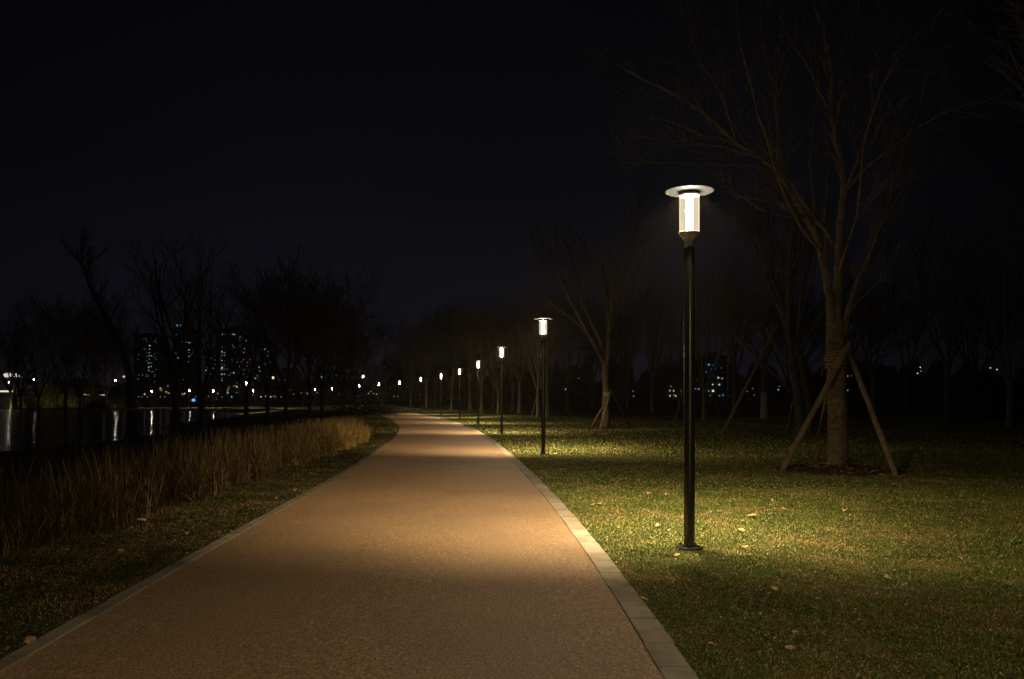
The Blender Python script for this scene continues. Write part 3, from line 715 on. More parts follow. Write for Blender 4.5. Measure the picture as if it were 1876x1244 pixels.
# reeds: stem ribbons with leaves
def ribbons(x, y, z, h, wd, lean, name, m, K=5, **k):
    N = len(x); a = rs.uniform(0, 2 * np.pi, N); b = rs.uniform(0, 2 * np.pi, N); V = np.empty((N, K + 1, 2, 3)); ph = rs.uniform(0, 6, N)
    for i in range(K + 1):
        u = i / K; ww = wd * (1 - .75 * u) / 2; ox = np.cos(b) * lean * u ** 1.7 + .012 * np.sin(ph + u * 9) ; oy = np.sin(b) * lean * u ** 1.7 + .012 * np.cos(ph * 1.7 + u * 8)
        zz = z + h * u * (1 - .12 * (lean / h) * u)
        V[:, i, 0] = np.stack([x + ox - np.cos(a + u) * ww, y + oy - np.sin(a + u) * ww, zz], -1); V[:, i, 1] = np.stack([x + ox + np.cos(a + u) * ww, y + oy + np.sin(a + u) * ww, zz], -1)
    i0 = (np.arange(N) * (K + 1) * 2)[:, None]; q_ = np.concatenate([np.array([2 * i, 2 * i + 1, 2 * i + 3, 2 * i + 2]) for i in range(K)])[None]
    return V.reshape(-1, 3), (i0 + q_).ravel(), np.full(N * K, 4)
Vs, Ls, Ss, off = [], [], [], 0
def add(r):
    global off
    Vs.append(r[0]); Ls.append(r[1] + off); Ss.append(r[2]); off += len(r[0])
N = 13000; y = 4.5 + 28.5 * rs.uniform(0, 1, N) ** .85; u = rs.uniform(0, 1, N) ** 1.5; front = reedx(y) + .12 * np.sin(y * 2.1) + .08 * np.sin(y * 5.3)
wdt = np.interp(y, [4, 12, 20, 28, 33], [.8, .95, 1.4, 2.2, 1.0]); x = front - u * wdt
k = (x > -.70 * y - .5) & (rs.uniform(0, 1, N) < .35 + .65 * cl(x * .5, y * .5)); x, y, u = x[k], y[k], u[k]; z = gz(x, y)
hh = rs.uniform(.55, 1.0, len(x)) * (.62 + .38 * np.clip(u * 4, 0, 1)) * np.interp(y, [5, 10, 16, 24, 32], [1.0, 1.0, 1.0, .98, .92])
add(ribbons(x, y, z, hh, rs.uniform(.006, .012, len(x)) * np.interp(y, [5, 30], [1, 1.7]), rs.uniform(.02, .22, len(x)), '', None))
for rep in range(3):                                  # leaves leaving the stems at different heights
    s_ = rs.uniform(0, 1, len(x)) < .75; f = rs.uniform(.05, .7, s_.sum())
    add(ribbons(x[s_] + rs.uniform(-.02, .02, s_.sum()), y[s_], z[s_] + hh[s_] * f * .8, hh[s_] * rs.uniform(.2, .42, s_.sum()), rs.uniform(.006, .014, s_.sum()) * np.interp(y[s_], [5, 30], [1, 2]), rs.uniform(.08, .3, s_.sum()), '', None, K=3))
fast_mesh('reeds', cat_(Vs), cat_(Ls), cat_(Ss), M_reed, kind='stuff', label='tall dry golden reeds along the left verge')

# leaf crumbs
N = 6000; y = 3.8 + 22 * rs.uniform(0, 1, N) ** 1.3; sd_ = rs.uniform(0, 1, N) < .28
x = np.where(sd_, cr(y, 1) - .13 - rs.uniform(0, 1, N) ** 1.5 * 1.7, cr(y, 2) + .2 + rs.uniform(0, 1, N) * (.62 * y))
s = rs.uniform(.004, .013, N) * np.interp(y, [4, 26], [1, 1.6]); a = rs.uniform(0, 6.28, N); z = gz(x, y) + .02 + rs.uniform(0, .02, N); V = np.empty((N, 4, 3))
for j, (cu, cv) in enumerate(((-1, -.4), (.2, -.9), (1, .3), (-.1, .8))):
    V[:, j] = np.stack([x + (cu * np.cos(a) - cv * np.sin(a)) * s, y + (cu * np.sin(a) + cv * np.cos(a)) * s, z + rs.uniform(-.5, .7, N) * s], -1)
M2 = 700; th = rs.uniform(0, 6.28, M2); rr_ = 1.6 * np.sqrt(rs.uniform(0, 1, M2)); mx_ = gx(1533, D0) + rr_ * np.cos(th); my_ = D0 - .1 + rr_ * np.sin(th); a = rs.uniform(0, 6.28, M2); L_ = rs.uniform(.015, .07, M2); W_ = rs.uniform(.003, .012, M2); V2 = np.empty((M2, 4, 3))
mz_ = gz(mx_, my_) + .13 * (1 - np.minimum(1, (rr_ / 1.55) ** 2)) + .03
for j, (cu, cv) in enumerate(((-1, -1), (1, -1), (1, 1), (-1, 1))): V2[:, j] = np.stack([mx_ + cu * L_ * np.cos(a) - cv * W_ * np.sin(a), my_ + cu * L_ * np.sin(a) + cv * W_ * np.cos(a), mz_ + cu * rs.uniform(-.015, .015, M2)], -1)
V = np.concatenate([V, V2]); N += M2
fast_mesh('leaf_litter', V.reshape(-1, 3), np.arange(4 * N), np.full(N, 4), M_litter, kind='stuff', label='tiny dry leaf crumbs scattered in the grass')

# single fallen leaves seen in the photo
def leaf_mesh(seed):
    rng = random.Random(seed); m = MB(); n = 18; V = [(0, 0, .004)]; lob = rng.choice((3, 5))
    for j in range(n):
        th = 2 * math.pi * j / n; r = (.55 + .45 * abs(math.cos(th * lob / 2)) ** .7) * (1.0 if abs(th - math.pi) > .5 else .7) * rng.uniform(.85, 1.1)
        V.append((r, th))
    P_ = [Vector((0, 0, .12))]
    for r, th in V[1:]: P_.append(Vector((r * math.cos(th) * 1.25, r * math.sin(th) * .85, .35 * abs(math.sin(th)) * r + rng.uniform(-.08, .12))))
    top = [p * .045 for p in P_]; m.V = top + [p - Vector((0, 0, .0012)) for p in top]
    k = len(top)
    for j in range(n):
        a, b = 1 + j, 1 + (j + 1) % n; m.F += [(0, a, b), (k, k + b, k + a), (a, k + a, k + b, b)]
    m.tube([Vector((-.04, 0, .006)), Vector((-.065, .004, .012)), Vector((-.085, .012, .01))], .0013, 4)
    return m
lp_ = [leaf_mesh(i).build('fallen_leaf', M_leaf) for i in range(5)]
LV = [(1311, 1060, 1.15, 'tan fallen leaf on the grass below and right of the nearest lamp base'), (1413, 916, 1, 'orange fallen leaf on the lawn between lamp and big staked tree'), (1437, 933, 1, 'curled leaf just right of the orange leaf before the mound'),
      (1365, 1005, .9, 'leaf on the grass right of the nearest lamp base'), (1358, 972, .9, 'reddish leaf beyond the lamp base on its right'), (1418, 1083, .9, 'folded leaf right of the large tan leaf'), (1411, 1092, .7, 'small pale leaf under the folded leaf'),
      (1420, 1126, 1, 'tan leaf low on the lawn, left of its neighbour in that row'), (1493, 1120, 1, 'tan leaf low on the lawn, right one of that row'), (1448, 1194, 1, 'pale upright leaf near the bottom of the lawn'), (1459, 1165, .8, 'pale flat leaf above the bottom upright one'),
      (1303, 1187, .8, 'dull pink leaf near the bottom beside the kerb'), (1547, 937, 1, 'brown leaf on dark grass below the mulch mound'), (1188, 904, 1, 'orange leaf left of the nearest lamp pole'), (1221, 905, .9, 'flat leaf between the orange leaf and the lamp pole'),
      (1352, 889, .8, 'small orange leaf beyond the lamp pole near the mound'), (1378, 945, 1.3, 'broad straw coloured leaf patch right of the lamp pole'), (1178, 1104, 1, 'dark leaf lying on the outer edge of the right kerb'), (1085, 928, 1, 'yellow leaf on grass beside the upper right kerb'), (1068, 915, 1, 'orange leaf hugging the kerb above the yellow leaf'),
      (1100, 925, .8, 'small brown leaf right of the yellow kerbside leaf'), (1205, 965, .9, 'small rusty leaf close left of the nearest lamp pole'), (1240, 1021, .8, 'dark leaf just in front of the nearest lamp base'), (1625, 1060, .9, 'pink tinged leaf on the dim lawn at centre right'), (1815, 905, 1, 'lone pale leaf far right on the dark lawn'), (1758, 1022, .9, 'pale leaf far right, lower than the lone pale one'),
      (223, 1013, 1, 'bright pink leaf on the dark left verge'), (121, 1010, .9, 'small pink leaf left of the bright one on the verge'), (262, 957, 1.2, 'orange leaf at the foot of the reeds'), (270, 962, 1, 'second orange leaf touching the one at the reed foot'), (186, 1000, .9, 'dull brown leaf on the left verge under the reeds'), (55, 1180, 1.2, 'yellowish leaf by the left kerb near the lower corner'),
      (345, 980, 1, 'pinkish leaf on the verge beside the left kerb'), (540, 900, 1, 'pale yellow leaf at the verge edge by the left kerb'), (505, 915, 1, 'orange leaf on the verge left of the pale yellow one')]
for i, (px, py, s, lb) in enumerate(LV):
    p = gp(px, py); o = lp_[i % 5] if i < 5 else lp_[i % 5].copy()
    if i >= 5: COL.objects.link(o)
    rng = random.Random(i); o.location = (p.x, p.y, float(gz(p.x, p.y)) + .035 if py != 1104 else .028); o.rotation_euler = (rng.uniform(-.4, .4), rng.uniform(-.4, .4), rng.uniform(0, 6.28)); s *= .78 + .05 * max(0, p.y - 7); o.scale = (s, s, s)
    tag(o, lb, 'leaf', 'single fallen leaves on the grass')

# ---------------------------------------------------------------- shrubs
def leafy(name, x0, x1, y0, y1, h0, h1, n, sz, m, seed, **k):
    r = np.random.RandomState(seed); c = int(max(6, n / 260)); cx_ = r.uniform(x0, x1, c); cy_ = r.uniform(y0, y1, c); ch = r.uniform(h0, h1, c)
    w_ = r.randint(0, c, n); rad = (x1 - x0 + y1 - y0) / c ** .5 * .35 + .4
    v = r.normal(size=(n, 3)); v /= np.linalg.norm(v, axis=1)[:, None]; v *= r.uniform(.55, 1.08, n)[:, None]
    x = cx_[w_] + v[:, 0] * rad; y = cy_[w_] + v[:, 1] * rad; z = gz(x, y) + np.clip(ch[w_] * .55 * (1 + v[:, 2]) * r.uniform(.9, 1.15, n), 0, None)
    a = r.normal(size=(n, 3)); b = r.normal(size=(n, 3)); a *= (sz / np.linalg.norm(a, axis=1))[:, None]; b *= (sz * .6 / np.linalg.norm(b, axis=1))[:, None]
    p = np.stack([x, y, z], -1); V = np.stack([p - a, p - b, p + a, p + b], 1)
    return fast_mesh(name, V.reshape(-1, 3), np.arange(4 * n), np.full(n, 4), m, **k)
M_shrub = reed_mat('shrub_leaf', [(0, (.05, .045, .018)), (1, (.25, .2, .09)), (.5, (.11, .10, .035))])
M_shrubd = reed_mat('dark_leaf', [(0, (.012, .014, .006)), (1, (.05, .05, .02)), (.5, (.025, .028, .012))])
GSH = 'shrubs on the far shore'
leafy('low_shrub', gx(640, 75), gx(725, 75), 68, 88, .4, .9, 9000, .07, M_shrubd, 1, label='low dark shrub mass where the path disappears', cat='shrub')
leafy('shrub', gx(5, 158), gx(60, 158), 160, 164, 1.5, 4, 9000, .16, M_shrub, 2, label='lit rounded shrubs below the white pavilion roof', cat='shrub', group=GSH)
leafy('shrub', gx(60, 158), gx(95, 158), 160, 165, 2, 5.5, 7000, .17, M_shrub, 3, label='tall yellowish lit shrub right of the pavilion', cat='shrub', group=GSH)
leafy('shrub', gx(95, 158), gx(150, 158), 161, 166, 1.5, 4.5, 7000, .17, M_shrub, 4, label='lit shrub between the two wide dark far trunks', cat='shrub', group=GSH)
leafy('shrub', gx(185, 160), gx(245, 160), 160, 164, .8, 2.4, 6000, .14, M_shrubd, 5, label='dark rounded shrub by the far water edge', cat='shrub', group=GSH)
leafy('shrub', gx(150, 158), gx(185, 158), 158, 161, .5, 1.4, 4000, .12, M_shrub, 6, label='low hedge under the long lit strip on the far shore', cat='shrub', group=GSH)
V0 = []
r = np.random.RandomState(8)
def wood(name, a, b, d, h0, h1, n, label, seed):
    r = np.random.RandomState(seed); px = r.uniform(a, b, n); dd = d + r.uniform(-15, 25, n); q_ = np.arange(a, b + 1, 4); cc = np.zeros(len(q_)); 
    for _ in range(int((b - a) / 9)):
        c0_, w_, h_ = r.uniform(a, b), r.uniform(9, 26), r.uniform(h0, h1); cc = np.maximum(cc, h_ * np.sqrt(np.clip(1 - ((q_ - c0_) / w_) ** 2, 0, 1)))
    c = np.maximum(np.interp(px, q_, cc), h0 * .7)
    x = (px - CX) / F * dd; z = r.uniform(0, 1, n) ** .8 * c * r.uniform(.85, 1.12, n); sz = .9; p = np.stack([x, dd, z], -1)
    q1 = r.normal(size=(n, 3)); q2 = r.normal(size=(n, 3)); q1 *= (sz / np.linalg.norm(q1, axis=1))[:, None]; q2 *= (sz * .5 / np.linalg.norm(q2, axis=1))[:, None]
    V = np.stack([p - q1, p - q2, p + q1, p + q2], 1)
    fast_mesh(name, V.reshape(-1, 3), np.arange(4 * n), np.full(n, 4), M_shrubd, kind='stuff', label=label)
wood('distant_woods', -200, 720, 520, 7, 15, 42000, 'low dark woods on the horizon under the towers', 1)
wood('distant_woods', 700, 1280, 470, 14, 26, 42000, 'dark woods on the horizon behind the right hand trees', 2)
wood('distant_woods', 1335, 2150, 420, 12, 22, 42000, 'dark woods on the horizon at the right', 3)

# ---------------------------------------------------------------- towers
GT = 'lit apartment towers on the skyline'
def tower(px0, px1, ptop, d, label, wins, lights, name='apartment_tower', org=(230, 580), sc_=6.22, group=GT, wpx=1.0, dep=22, fl=3.2):
    x0, x1 = gx(px0, d), gx(px1, d); ztop = at(0, ptop, d).z; cxm = (x0 + x1) / 2
    root = empty(name, (cxm, d, 0), label=label, cat='building', group=group); hw = (x1 - x0) / 2
    m = MB(); m.box((-hw, 0, -1), (hw, dep, ztop)); 
    rw = random.Random(int(px0)); wins = list(wins)
    if name == 'apartment_tower' and px1 - px0 > 17 and d > 700:
        for _ in range(int((px1 - px0) * .55)):
            c_ = rw.choice([.16, .2, .44, .5, .56, .8, .85]); wins.append((((px0 + (px1 - px0) * c_) - org[0]) * sc_, (rw.uniform(ptop + 6, 722) - org[1]) * sc_, rw.choice(['dim', 'dim', 'cooldim', 'green'])))
    z = fl
    while z < ztop - 2: m.box((-hw - .25, -.3, z - .15), (hw + .25, dep + .25, z + .12)); z += fl
    m.build('wall', M_wall, root)
    MB().box((-hw * .5, dep * .3, ztop), (hw * .4, dep * .7, ztop + 3.2)).box((-hw - .3, -.3, ztop + .003), (hw + .3, .1, ztop + 1.1)).build('roof', M_roofc, root)
    for zx, zy, key, *wh in wins:
        px = org[0] + zx / sc_; py = org[1] + zy / sc_; p = at(px, py, d); ww, hh_ = (wh + [None, None])[:2] if wh else (None, None)
        ww = (ww or wpx) * d / F; hh_ = (hh_ or wpx) * d / F
        f = MB().box((p.x - cxm - ww / 2, -.45, p.z - hh_ / 2), (p.x - cxm + ww / 2, -.02, p.z + hh_ / 2)).build('window', EM(key), root)
    for zx, zy, key, *wh in lights:
        px = org[0] + zx / sc_; py = org[1] + zy / sc_; p = at(px, py, d); ww = (wh[0] if wh else 1.1) * d / F; hh_ = (wh[1] if len(wh) > 1 else 1.0) * d / F; xx = p.x - cxm
        q_ = MB(); q_.lathe([(0, p.z - hh_ / 2), (.5 * hh_, p.z - hh_ * .3), (.5 * hh_, p.z + hh_ * .3), (0, p.z + hh_ / 2)], 8, (0, 0)); q_.V = [(xx + v[0] * ww / hh_, v[1] + .6, v[2]) for v in q_.V]
        q_.build('warning_light', EM(key), root)
        if p.z > ztop + .8: MB().tube([(xx, .6, ztop - .5), (xx, .6, p.z - hh_ * .3)], .15, 5).build('mast', M_dark, root)
C_ = 'cool'; K_ = 'cooldim'
tower(245, 293, 614, 900, 'leftmost skyline tower with one bright column of windows and red roof light',
      [(277, 330, C_, 1.6, 1.8), (275, 370, 'pink', 1.3, 1.1), (275, 410, C_), (270, 447, C_), (297, 447, C_), (272, 485, 'cyan'), (265, 528, C_), (297, 527, K_), (265, 573, C_, 1.4, 1.2), (293, 570, C_), (266, 615, C_), (303, 627, K_, 2.2, 1), (212, 255, K_), (235, 255, K_), (235, 680, K_), (195, 665, K_), (215, 370, K_)],
      [(130, 224, 'red', 5.0, 1.2), (299, 232, 'amber', 1.4, 1.4)])
tower(316, 356, 603, 930, 'slim skyline tower crowned by bright blue lights',
      [(677, 190, K_), (674, 210, K_), (688, 290, C_, 2.6, 1.1), (727, 297, C_, 2.2, 1.2), (760, 298, C_, 2, 1), (605, 348, C_), (725, 380, C_, 1.8, 1.5), (762, 378, C_, 1.8, 1.5), (723, 415, 'green'), (759, 415, C_), (723, 453, C_), (720, 485, 'green'), (718, 515, K_), (597, 472, C_), (706, 570, K_), (745, 440, K_)],
      [(583, 100, 'brightblue', 2.4, 4.2), (615, 98, 'brightblue', 2.4, 3.6), (640, 95, 'blue', 1.4, 1.4)])
tower(395, 451, 603, 900, 'widest skyline tower with many lit windows and dim red roof corners',
      [(1113, 203, C_, 2.2, 1.6), (1135, 203, K_), (1222, 202, C_, 2.4, 2), (1243, 202, C_, 1.4, 1.4), (1308, 228, K_, 2, 2), (1300, 255, K_), (1375, 275, K_, 1.4, 2.6), (1098, 292, C_, 1.8, 1), (1100, 343, C_), (1130, 348, K_), (1215, 325, K_), (1213, 350, K_), (1238, 352, K_), (1356, 368, C_), (1100, 403, C_, 1.6, 1.5), (1128, 410, C_), (1215, 418, C_), (1348, 410, C_), (1098, 440, C_), (1128, 440, C_), (1228, 452, C_), (1098, 500, C_, 1.6, 1.2), (1128, 505, K_), (1346, 490, K_), (1215, 490, K_), (1126, 553, K_), (1100, 585, C_, 1.8, 3.4), (1126, 598, K_), (1205, 575, C_), (1297, 570, C_), (1352, 603, K_), (1097, 658, C_, 1.7, 1.5), (1127, 656, C_), (1233, 642, C_, 1.6, 1.5), (1300, 645, K_), (1205, 708, C_), (1232, 728, K_), (1098, 700, K_), (1100, 727, C_), (1345, 655, K_), (1150, 290, K_), (1270, 520, K_), (1340, 720, K_), (1160, 600, K_)],
      [(1033, 168, 'red'), (1070, 150, 'reddim', 3, .8), (1300, 150, 'reddim', 5, .8), (1373, 190, 'red')])
tower(451, 478, 667, 850, 'short skyline tower under a row of bright red lights',
      [(1522, 578, C_, 1.7, 1.6), (1535, 622, C_), (1518, 645, C_), (1480, 703, C_, 2, 1), (1385, 565, K_), (1412, 603, K_), (1500, 550, 'green'), (1415, 680, K_), (1450, 560, K_), (1455, 640, K_), (1500, 670, K_)],
      [(1385, 520, 'red', 1.6, 1), (1415, 492, 'red'), (1415, 524, 'pink', 1.4, 1.2), (1448, 524, 'pink', 2, 1.2), (1498, 520, 'red', 2, 1.6)])
tower(479, 498, 631, 920, 'narrow skyline tower with a red and an orange roof light',
      [(1556, 375, K_), (1585, 375, C_, 2.2, 2), (1623, 400, C_, 1.4, 1.3), (1593, 475, C_), (1600, 520, K_), (1590, 545, K_, 1, 3), (1620, 450, K_)], [(1573, 300, 'red'), (1612, 303, 'amber', 1.8, 1)])
tower(375, 397, 640, 960, 'dim skyline block beneath a slanting pair of red crane lights',
      [(1020, 545, K_), (1000, 588, K_, 2, 1), (918, 612, 'pink', 1.8, 1.4), (1045, 680, K_), (1027, 655, K_), (997, 362, 'reddim')], [(933, 262, 'red'), (968, 312, 'red')])
tower(516, 545, 676, 960, 'dim distant block glimpsed through the left dark trees', [(85, 20, K_, 1.2, 1), (100, 88, 'dim', 1.6, 2), (235, 150, 'dim'), (290, 210, 'dim', 1.4, 4)], [], org=(520, 660), sc_=7.775)
tower(580, 645, 664, 940, 'dim far block behind the left dark tree row with a blue window', [(530, 180, 'blue', 1.5, 1.4), (507, 138, K_, 1.4, 1), (537, 240, 'cooldim', 2.2, 3), (893, 323, C_, 1.6, 1.2), (925, 155, 'dim', 2.4, 1)], [], org=(520, 660), sc_=7.775)
tower(730, 820, 667, 640, 'wide distant block showing a row of blue windows above the path end',
      [(387, 533, 'blue', 2, 1.5), (448, 533, 'cyan', 2.2, 1.7), (446, 568, 'bluedim', 1.4, 2), (567, 532, 'bluedim', 1.2, 1.2), (605, 540, 'bluedim', 1.2, 1.2), (605, 565, 'bluedim', 1, 2), (635, 543, 'cyan', 3, 1), (633, 560, 'bluedim', 2, 1.4), (645, 533, 'bluedim', 1, 1), (682, 503, 'blue', 1.6, 1.6)], [], org=(640, 540), sc_=3.888)
tower(1288, 1332, 655, 420, 'distant block of blue and white windows right of the nearest lamp pole',
      [(668, 238, 'blue', 2.6, 2.4), (730, 242, 'bluedim'), (760, 240, 'brightblue', 2.8, 2.6), (708, 315, 'bluedim', 1.6, 1.4), (765, 308, 'bluedim', 1.6, 1.6), (630, 355, 'bluedim', 1.6, 1.8), (817, 443, 'white', 1.8, 2.4), (878, 455, 'white', 1.3, 1.3), (730, 550, C_, 1.6, 1.8), (832, 552, 'white', 2.2, 2.2), (735, 650, C_, 3, 3.4), (668, 650, K_, 1.6, 2.6), (890, 715, 'bluedim', 2.4, 3), (740, 395, 'dim'), (860, 290, 'dim'), (680, 435, 'dim', 2, 2), (835, 725, 'dim', 1.6, 2.6), (695, 715, 'dim', 1.4, 3)], [], org=(1220, 640), sc_=8.527)
tower(1223, 1283, 705, 400, 'low lit block with warm shop windows left of the nearest lamp pole',
      [(60, 645, 'white', 1.7, 1.5), (120, 648, 'yellow', 1.6, 2.2), (230, 648, 'yellow', 1.7, 1.7), (62, 725, 'pink', 1.8, 2.4), (152, 728, 'white', 1.6, 2), (125, 715, 'amber', 1, 2), (230, 700, 'amber', 1, 3), (230, 730, 'yellow', 1.3, 1.8), (78, 577, K_, 1.3, 1.3), (240, 560, 'dim', 1.3, 1.6), (495, 487, K_, 2.4, 1), (510, 620, 'cooldim', 1.6, 2.6), (460, 615, 'dim', 1.5, 2.6)], [], name='low_building', org=(1220, 640), sc_=8.527, dep=10)
tower(286, 312, 705, 420, 'low building with amber windows left of the thick dark trunk', [(400, 820, 'amber', 2.2, 3.4), (412, 842, 'amber', 1.6, 1.6), (465, 858, 'yellow', 1.6, 1.4), (492, 872, 'amber', 3, 1.6), (485, 790, 'dim', 1.4, 3)], [], name='low_building', dep=10)
tower(413, 438, 700, 420, 'low building with amber windows behind the far small lamps', [(1172, 825, 'amber', 1.6, 1.6), (1180, 800, 'amber'), (1165, 870, 'cyan', 2.4, 1.4), (1268, 800, 'yellow', 1.5, 2.8), (1240, 790, 'amber', 2, .8), (1273, 755, 'dim'), (1268, 866, 'dim', 2, 1.4), (1165, 850, 'amber', 1, 2)], [], name='low_building', dep=10)

# blue lit sign
p = at(354.6, 706, 430); root = empty('lit_sign', (p.x, p.y, 0), label='bright blue lit sign above the far shore between dark trunks', cat='sign')
MB().tube([(0, .3, 0), (0, .3, p.z)], .12, 6).build('post', M_dark, root)
MB().lathe([(0, -.9), (.6, -.75), (1.0, 0), (.6, .75), (0, .9)], 16).build('light_panel', EM('brightblue'), root); root.children[-1].location = (0, 0, p.z)

# pavilion with lit curved canopy on the far-left shore
P0 = at(16, 728, 176); pv = empty('pavilion', (P0.x, 176, -.5), label='low pavilion with a bright white curved roof at the left edge', cat='building')
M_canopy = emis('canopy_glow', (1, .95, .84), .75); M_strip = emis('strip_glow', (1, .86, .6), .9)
V, Fs = [], []
for i in range(15):
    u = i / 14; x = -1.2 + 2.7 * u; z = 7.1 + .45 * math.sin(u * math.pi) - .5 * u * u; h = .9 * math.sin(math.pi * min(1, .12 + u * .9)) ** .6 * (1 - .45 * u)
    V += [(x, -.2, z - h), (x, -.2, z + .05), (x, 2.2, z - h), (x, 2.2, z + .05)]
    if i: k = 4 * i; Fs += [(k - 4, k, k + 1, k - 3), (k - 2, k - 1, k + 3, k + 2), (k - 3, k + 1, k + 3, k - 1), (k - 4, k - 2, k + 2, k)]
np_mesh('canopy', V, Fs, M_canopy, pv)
MB().box((-4.5, 2.3, 0), (3.2, 9, 5.2)).build('wall', M_roofc, pv); MB().box((-5.2, -1.0, 5.2), (3.8, 9.4, 5.5)).build('roof', M_dark, pv)
MB().box((-1.6, -1.2, 3.25), (1.6, -1.0, 3.62)).build('light_strip', M_strip, pv)
for x in (-4.8, -1.9, 1.9, 3.4): MB().tube([(x, -.7, 0), (x, -.7, 5.2)], .12, 8).build('post', M_dark, pv)

# tall floodlight masts; the strong far-left ones are added to draw streaks on the water
def mast(px, py, d, r, col, st, label, name='globe_light'):
    p = at(px, py, d); z0 = float(gz(p.x, d)); root = empty(name, (p.x, d, z0), label=label, cat='light', group='small lights beyond the water')
    MB().tube([(0, 0, 0), (0, 0, p.z - z0 - r)], .06, 6).build('post', M_dark, root)
    g_ = MB().lathe([(0, -r), (r * .7, -r * .7), (r, 0), (r * .7, r * .7), (0, r)], 12).build('globe', emis('flood', col, st), root); g_.location = (0, 0, p.z - z0); return root
mast(227, 690, 176, .24, (1, .95, .8), .9, 'pale light high in branches left of the leaning tree foot')
mast(211.5, 697, 178, .14, (1, .93, .75), 260.0, 'light added behind dark far trees to draw the long middle streak')
mast(62, 695, 180, .12, (1, .93, .75), 60.0, 'faint light added behind the far left trunks to draw a streak')
upl = bpy.data.lights.new('uplight', 'SPOT'); upl.energy = 130; upl.color = (1, .80, .42); upl.spot_size = R(120); upl.spot_blend = .6; upl.shadow_soft_size = .08  # added spots that brighten the far shore shrubs
for px_, d_, lb_ in ((18, 157, 'added uplight at the foot of the shrubs by the pavilion'), (76, 157, 'added uplight at the foot of the tall yellowish shrub'), (122, 158, 'added uplight behind the wide dark far trunk'), (205, 157, 'added uplight near the dark rounded shrub')):
    x_ = gx(px_, d_); z_ = float(gz(x_, d_)); root = empty('added_uplight', (x_, d_, z_), label=lb_, cat='light', group='uplights added on the far left shore')
    MB().lathe([(0, 0), (.14, 0), (.14, .18), (.11, .3), (.09, .3)], 12).build('housing', M_dark, root)
    lo = bpy.data.objects.new('uplight', upl); COL.objects.link(lo); lo.parent = root; lo.location = (0, 0, .36); lo.rotation_euler = (R(125), 0, 0)
mast(665, 690, 190, .42, (1, .85, .6), 2.0, 'taller street light above the dark poled lamp post')
mast(500, 692, 170, .3, (1, .75, .4), 1.2, 'warm light in twigs right of the narrow tower')
mast(17, 700, 168, .15, (1, .95, .8), 330.0, 'bright light added below the white canopy to draw the leftmost streak')
m = MB(); q_ = at(172, 724, 172); m.box((-2.2, 0, .0), (.9, .3, .22)).box((1.2, 0, -.05), (2.6, .3, .17)); o = m.build('light_strip', M_strip); o.location = q_; tag(o, 'long thin lit strip over the hedge on the far left shore', 'light')

# tiny lights of the distant street
GD = 'tiny street lights along the horizon'
dl = [(254, 727, 'dim'), (260, 727, 'bluedim'), (270, 727, 'dim'), (265, 722, 'white'), (294, 727, 'dim'), (302, 727, 'dim'), (334, 722, 'amber'), (338, 721, 'white'), (358, 727, 'bluedim'), (382, 726, 'dim'), (399, 721, 'amber'), (407, 727, 'dim'), (424.5, 727, 'brightblue'), (463, 723, 'dim'), (478, 727, 'yellow'), (487, 726, 'cyan'), (496, 727, 'white'), (501, 726, 'amber'), (505, 727, 'dim'), (515, 727, 'dim'), (538, 722, 'dim'), (552, 720, 'dim'), (563, 721, 'cooldim'), (581, 719, 'dim'),
      (675, 721, 'amber'), (680, 717, 'white'), (684, 721, 'yellow'), (690, 722, 'amber'), (722, 726, 'dim'), (729, 726, 'dim'), (905, 712, 'bluedim'), (1036.5, 713, 'cyan'), (1040.5, 713, 'cyan'), (1060, 693, 'dim'), (1152, 718, 'dim'), (1160, 717, 'green'), (1161, 726, 'cooldim'), (1087, 716, 'dim'), (1369, 717, 'dim'), (1379, 712, 'dim'), (1382, 724, 'dim'), (1426, 714, 'cyan'), (1428, 708, 'dim'), (1449, 715, 'cooldim'), (1451, 721, 'white'), (1553, 689, 'amber'), (1559, 688.5, 'yellow'), (1686, 673, 'white'), (1687, 680, 'cooldim'), (1681, 684, 'white'), (1785.5, 659.5, 'cooldim'), (1814.5, 674, 'yellow'), (1826.5, 677, 'white'), (1553, 715, 'cooldim')]
W2 = ['tiny {} light point on the horizon, {}']
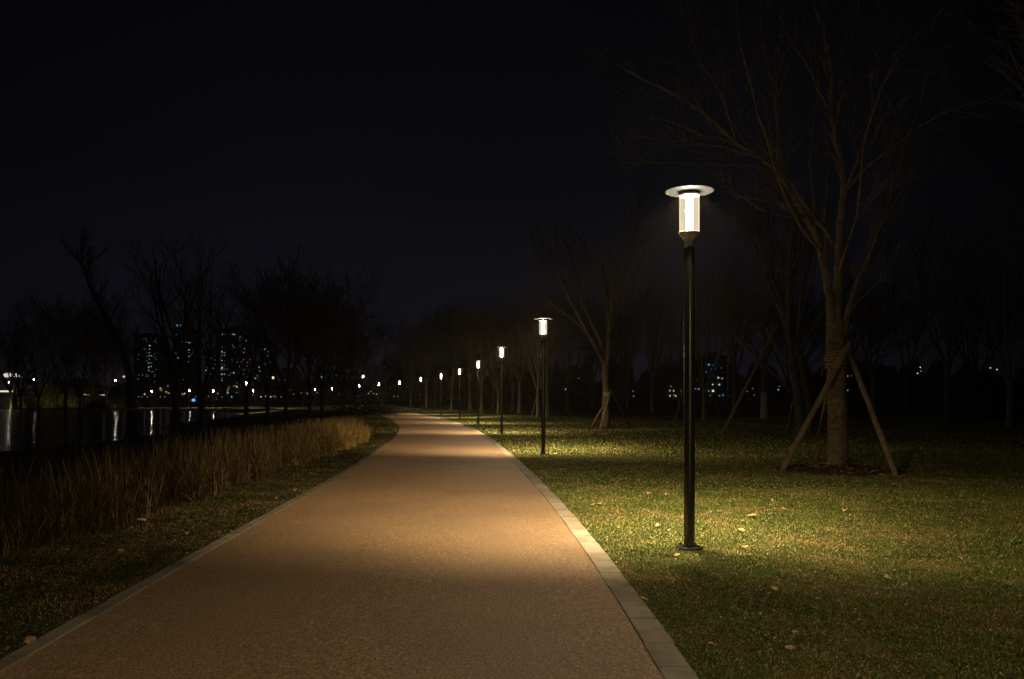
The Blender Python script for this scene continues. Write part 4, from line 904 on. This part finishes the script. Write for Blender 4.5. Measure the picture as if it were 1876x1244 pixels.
nm = {'dim': 'faint grey', 'bluedim': 'dim blue', 'white': 'white', 'amber': 'amber', 'brightblue': 'bright blue', 'yellow': 'yellow', 'cyan': 'cyan', 'cooldim': 'pale', 'green': 'green'}
def where(px):
    for lim, s in ((300, 'left of the thick dark trunks'), (400, 'among the thick dark trunks'), (470, 'below the widest tower'), (600, 'behind the left tree row'), (735, 'near where the path vanishes'), (1000, 'between the middle lamp posts'), (1250, 'left of the nearest lamp pole'), (1500, 'left of the big staked tree'), (1600, 'beside the big staked trunk'), (1720, 'between big staked and leaning trees'), (1900, 'at the far right')):
        if px < lim: return s
seen_ = {}
ORD = ['', ', second from its left', ', third from its left', ', fourth from its left', ', fifth from its left', ', sixth from its left']
def uniq(s):
    seen_[s] = seen_.get(s, -1) + 1; return s + ORD[seen_[s]]
dl.sort()
for px, py, key in dl:
    d = 395; p = at(px, py, d); root = empty('street_light', (p.x, d, 0), label=uniq('tiny %s street light %s' % (nm[key], where(px))), cat='street light', group=GD)
    MB().tube([(0, .1, 0), (0, .1, p.z)], .07, 5).build('post', M_dark, root)
    r = .30 if key in ('dim', 'bluedim') else .33
    g_ = MB().lathe([(0, -r), (r * .7, -r * .7), (r, 0), (r * .7, r * .7), (0, r)], 8).build('globe', EM(key), root); g_.location = (0, 0, p.z)

# ---------------------------------------------------------------- thin night air
HAZE = 0.0004
if HAZE:
    hz = bpy.data.materials.new('haze'); hz.use_nodes = True; t = hz.node_tree; t.nodes.clear()
    o_ = t.nodes.new('ShaderNodeOutputMaterial'); v_ = t.nodes.new('ShaderNodeVolumePrincipled'); v_.inputs['Density'].default_value = HAZE; v_.inputs['Color'].default_value = (1, .9, .72, 1); v_.inputs['Anisotropy'].default_value = .62
    t.links.new(v_.outputs[0], o_.inputs['Volume'])
    MB().box((-640, -30, -4), (640, 1010, 100)).build('haze', hz, kind='stuff', label='thin night haze glowing round the lamps')
for k in protos:
    if k not in used:
        for ch in list(protos[k].children): bpy.data.objects.remove(ch)
        bpy.data.objects.remove(protos[k])
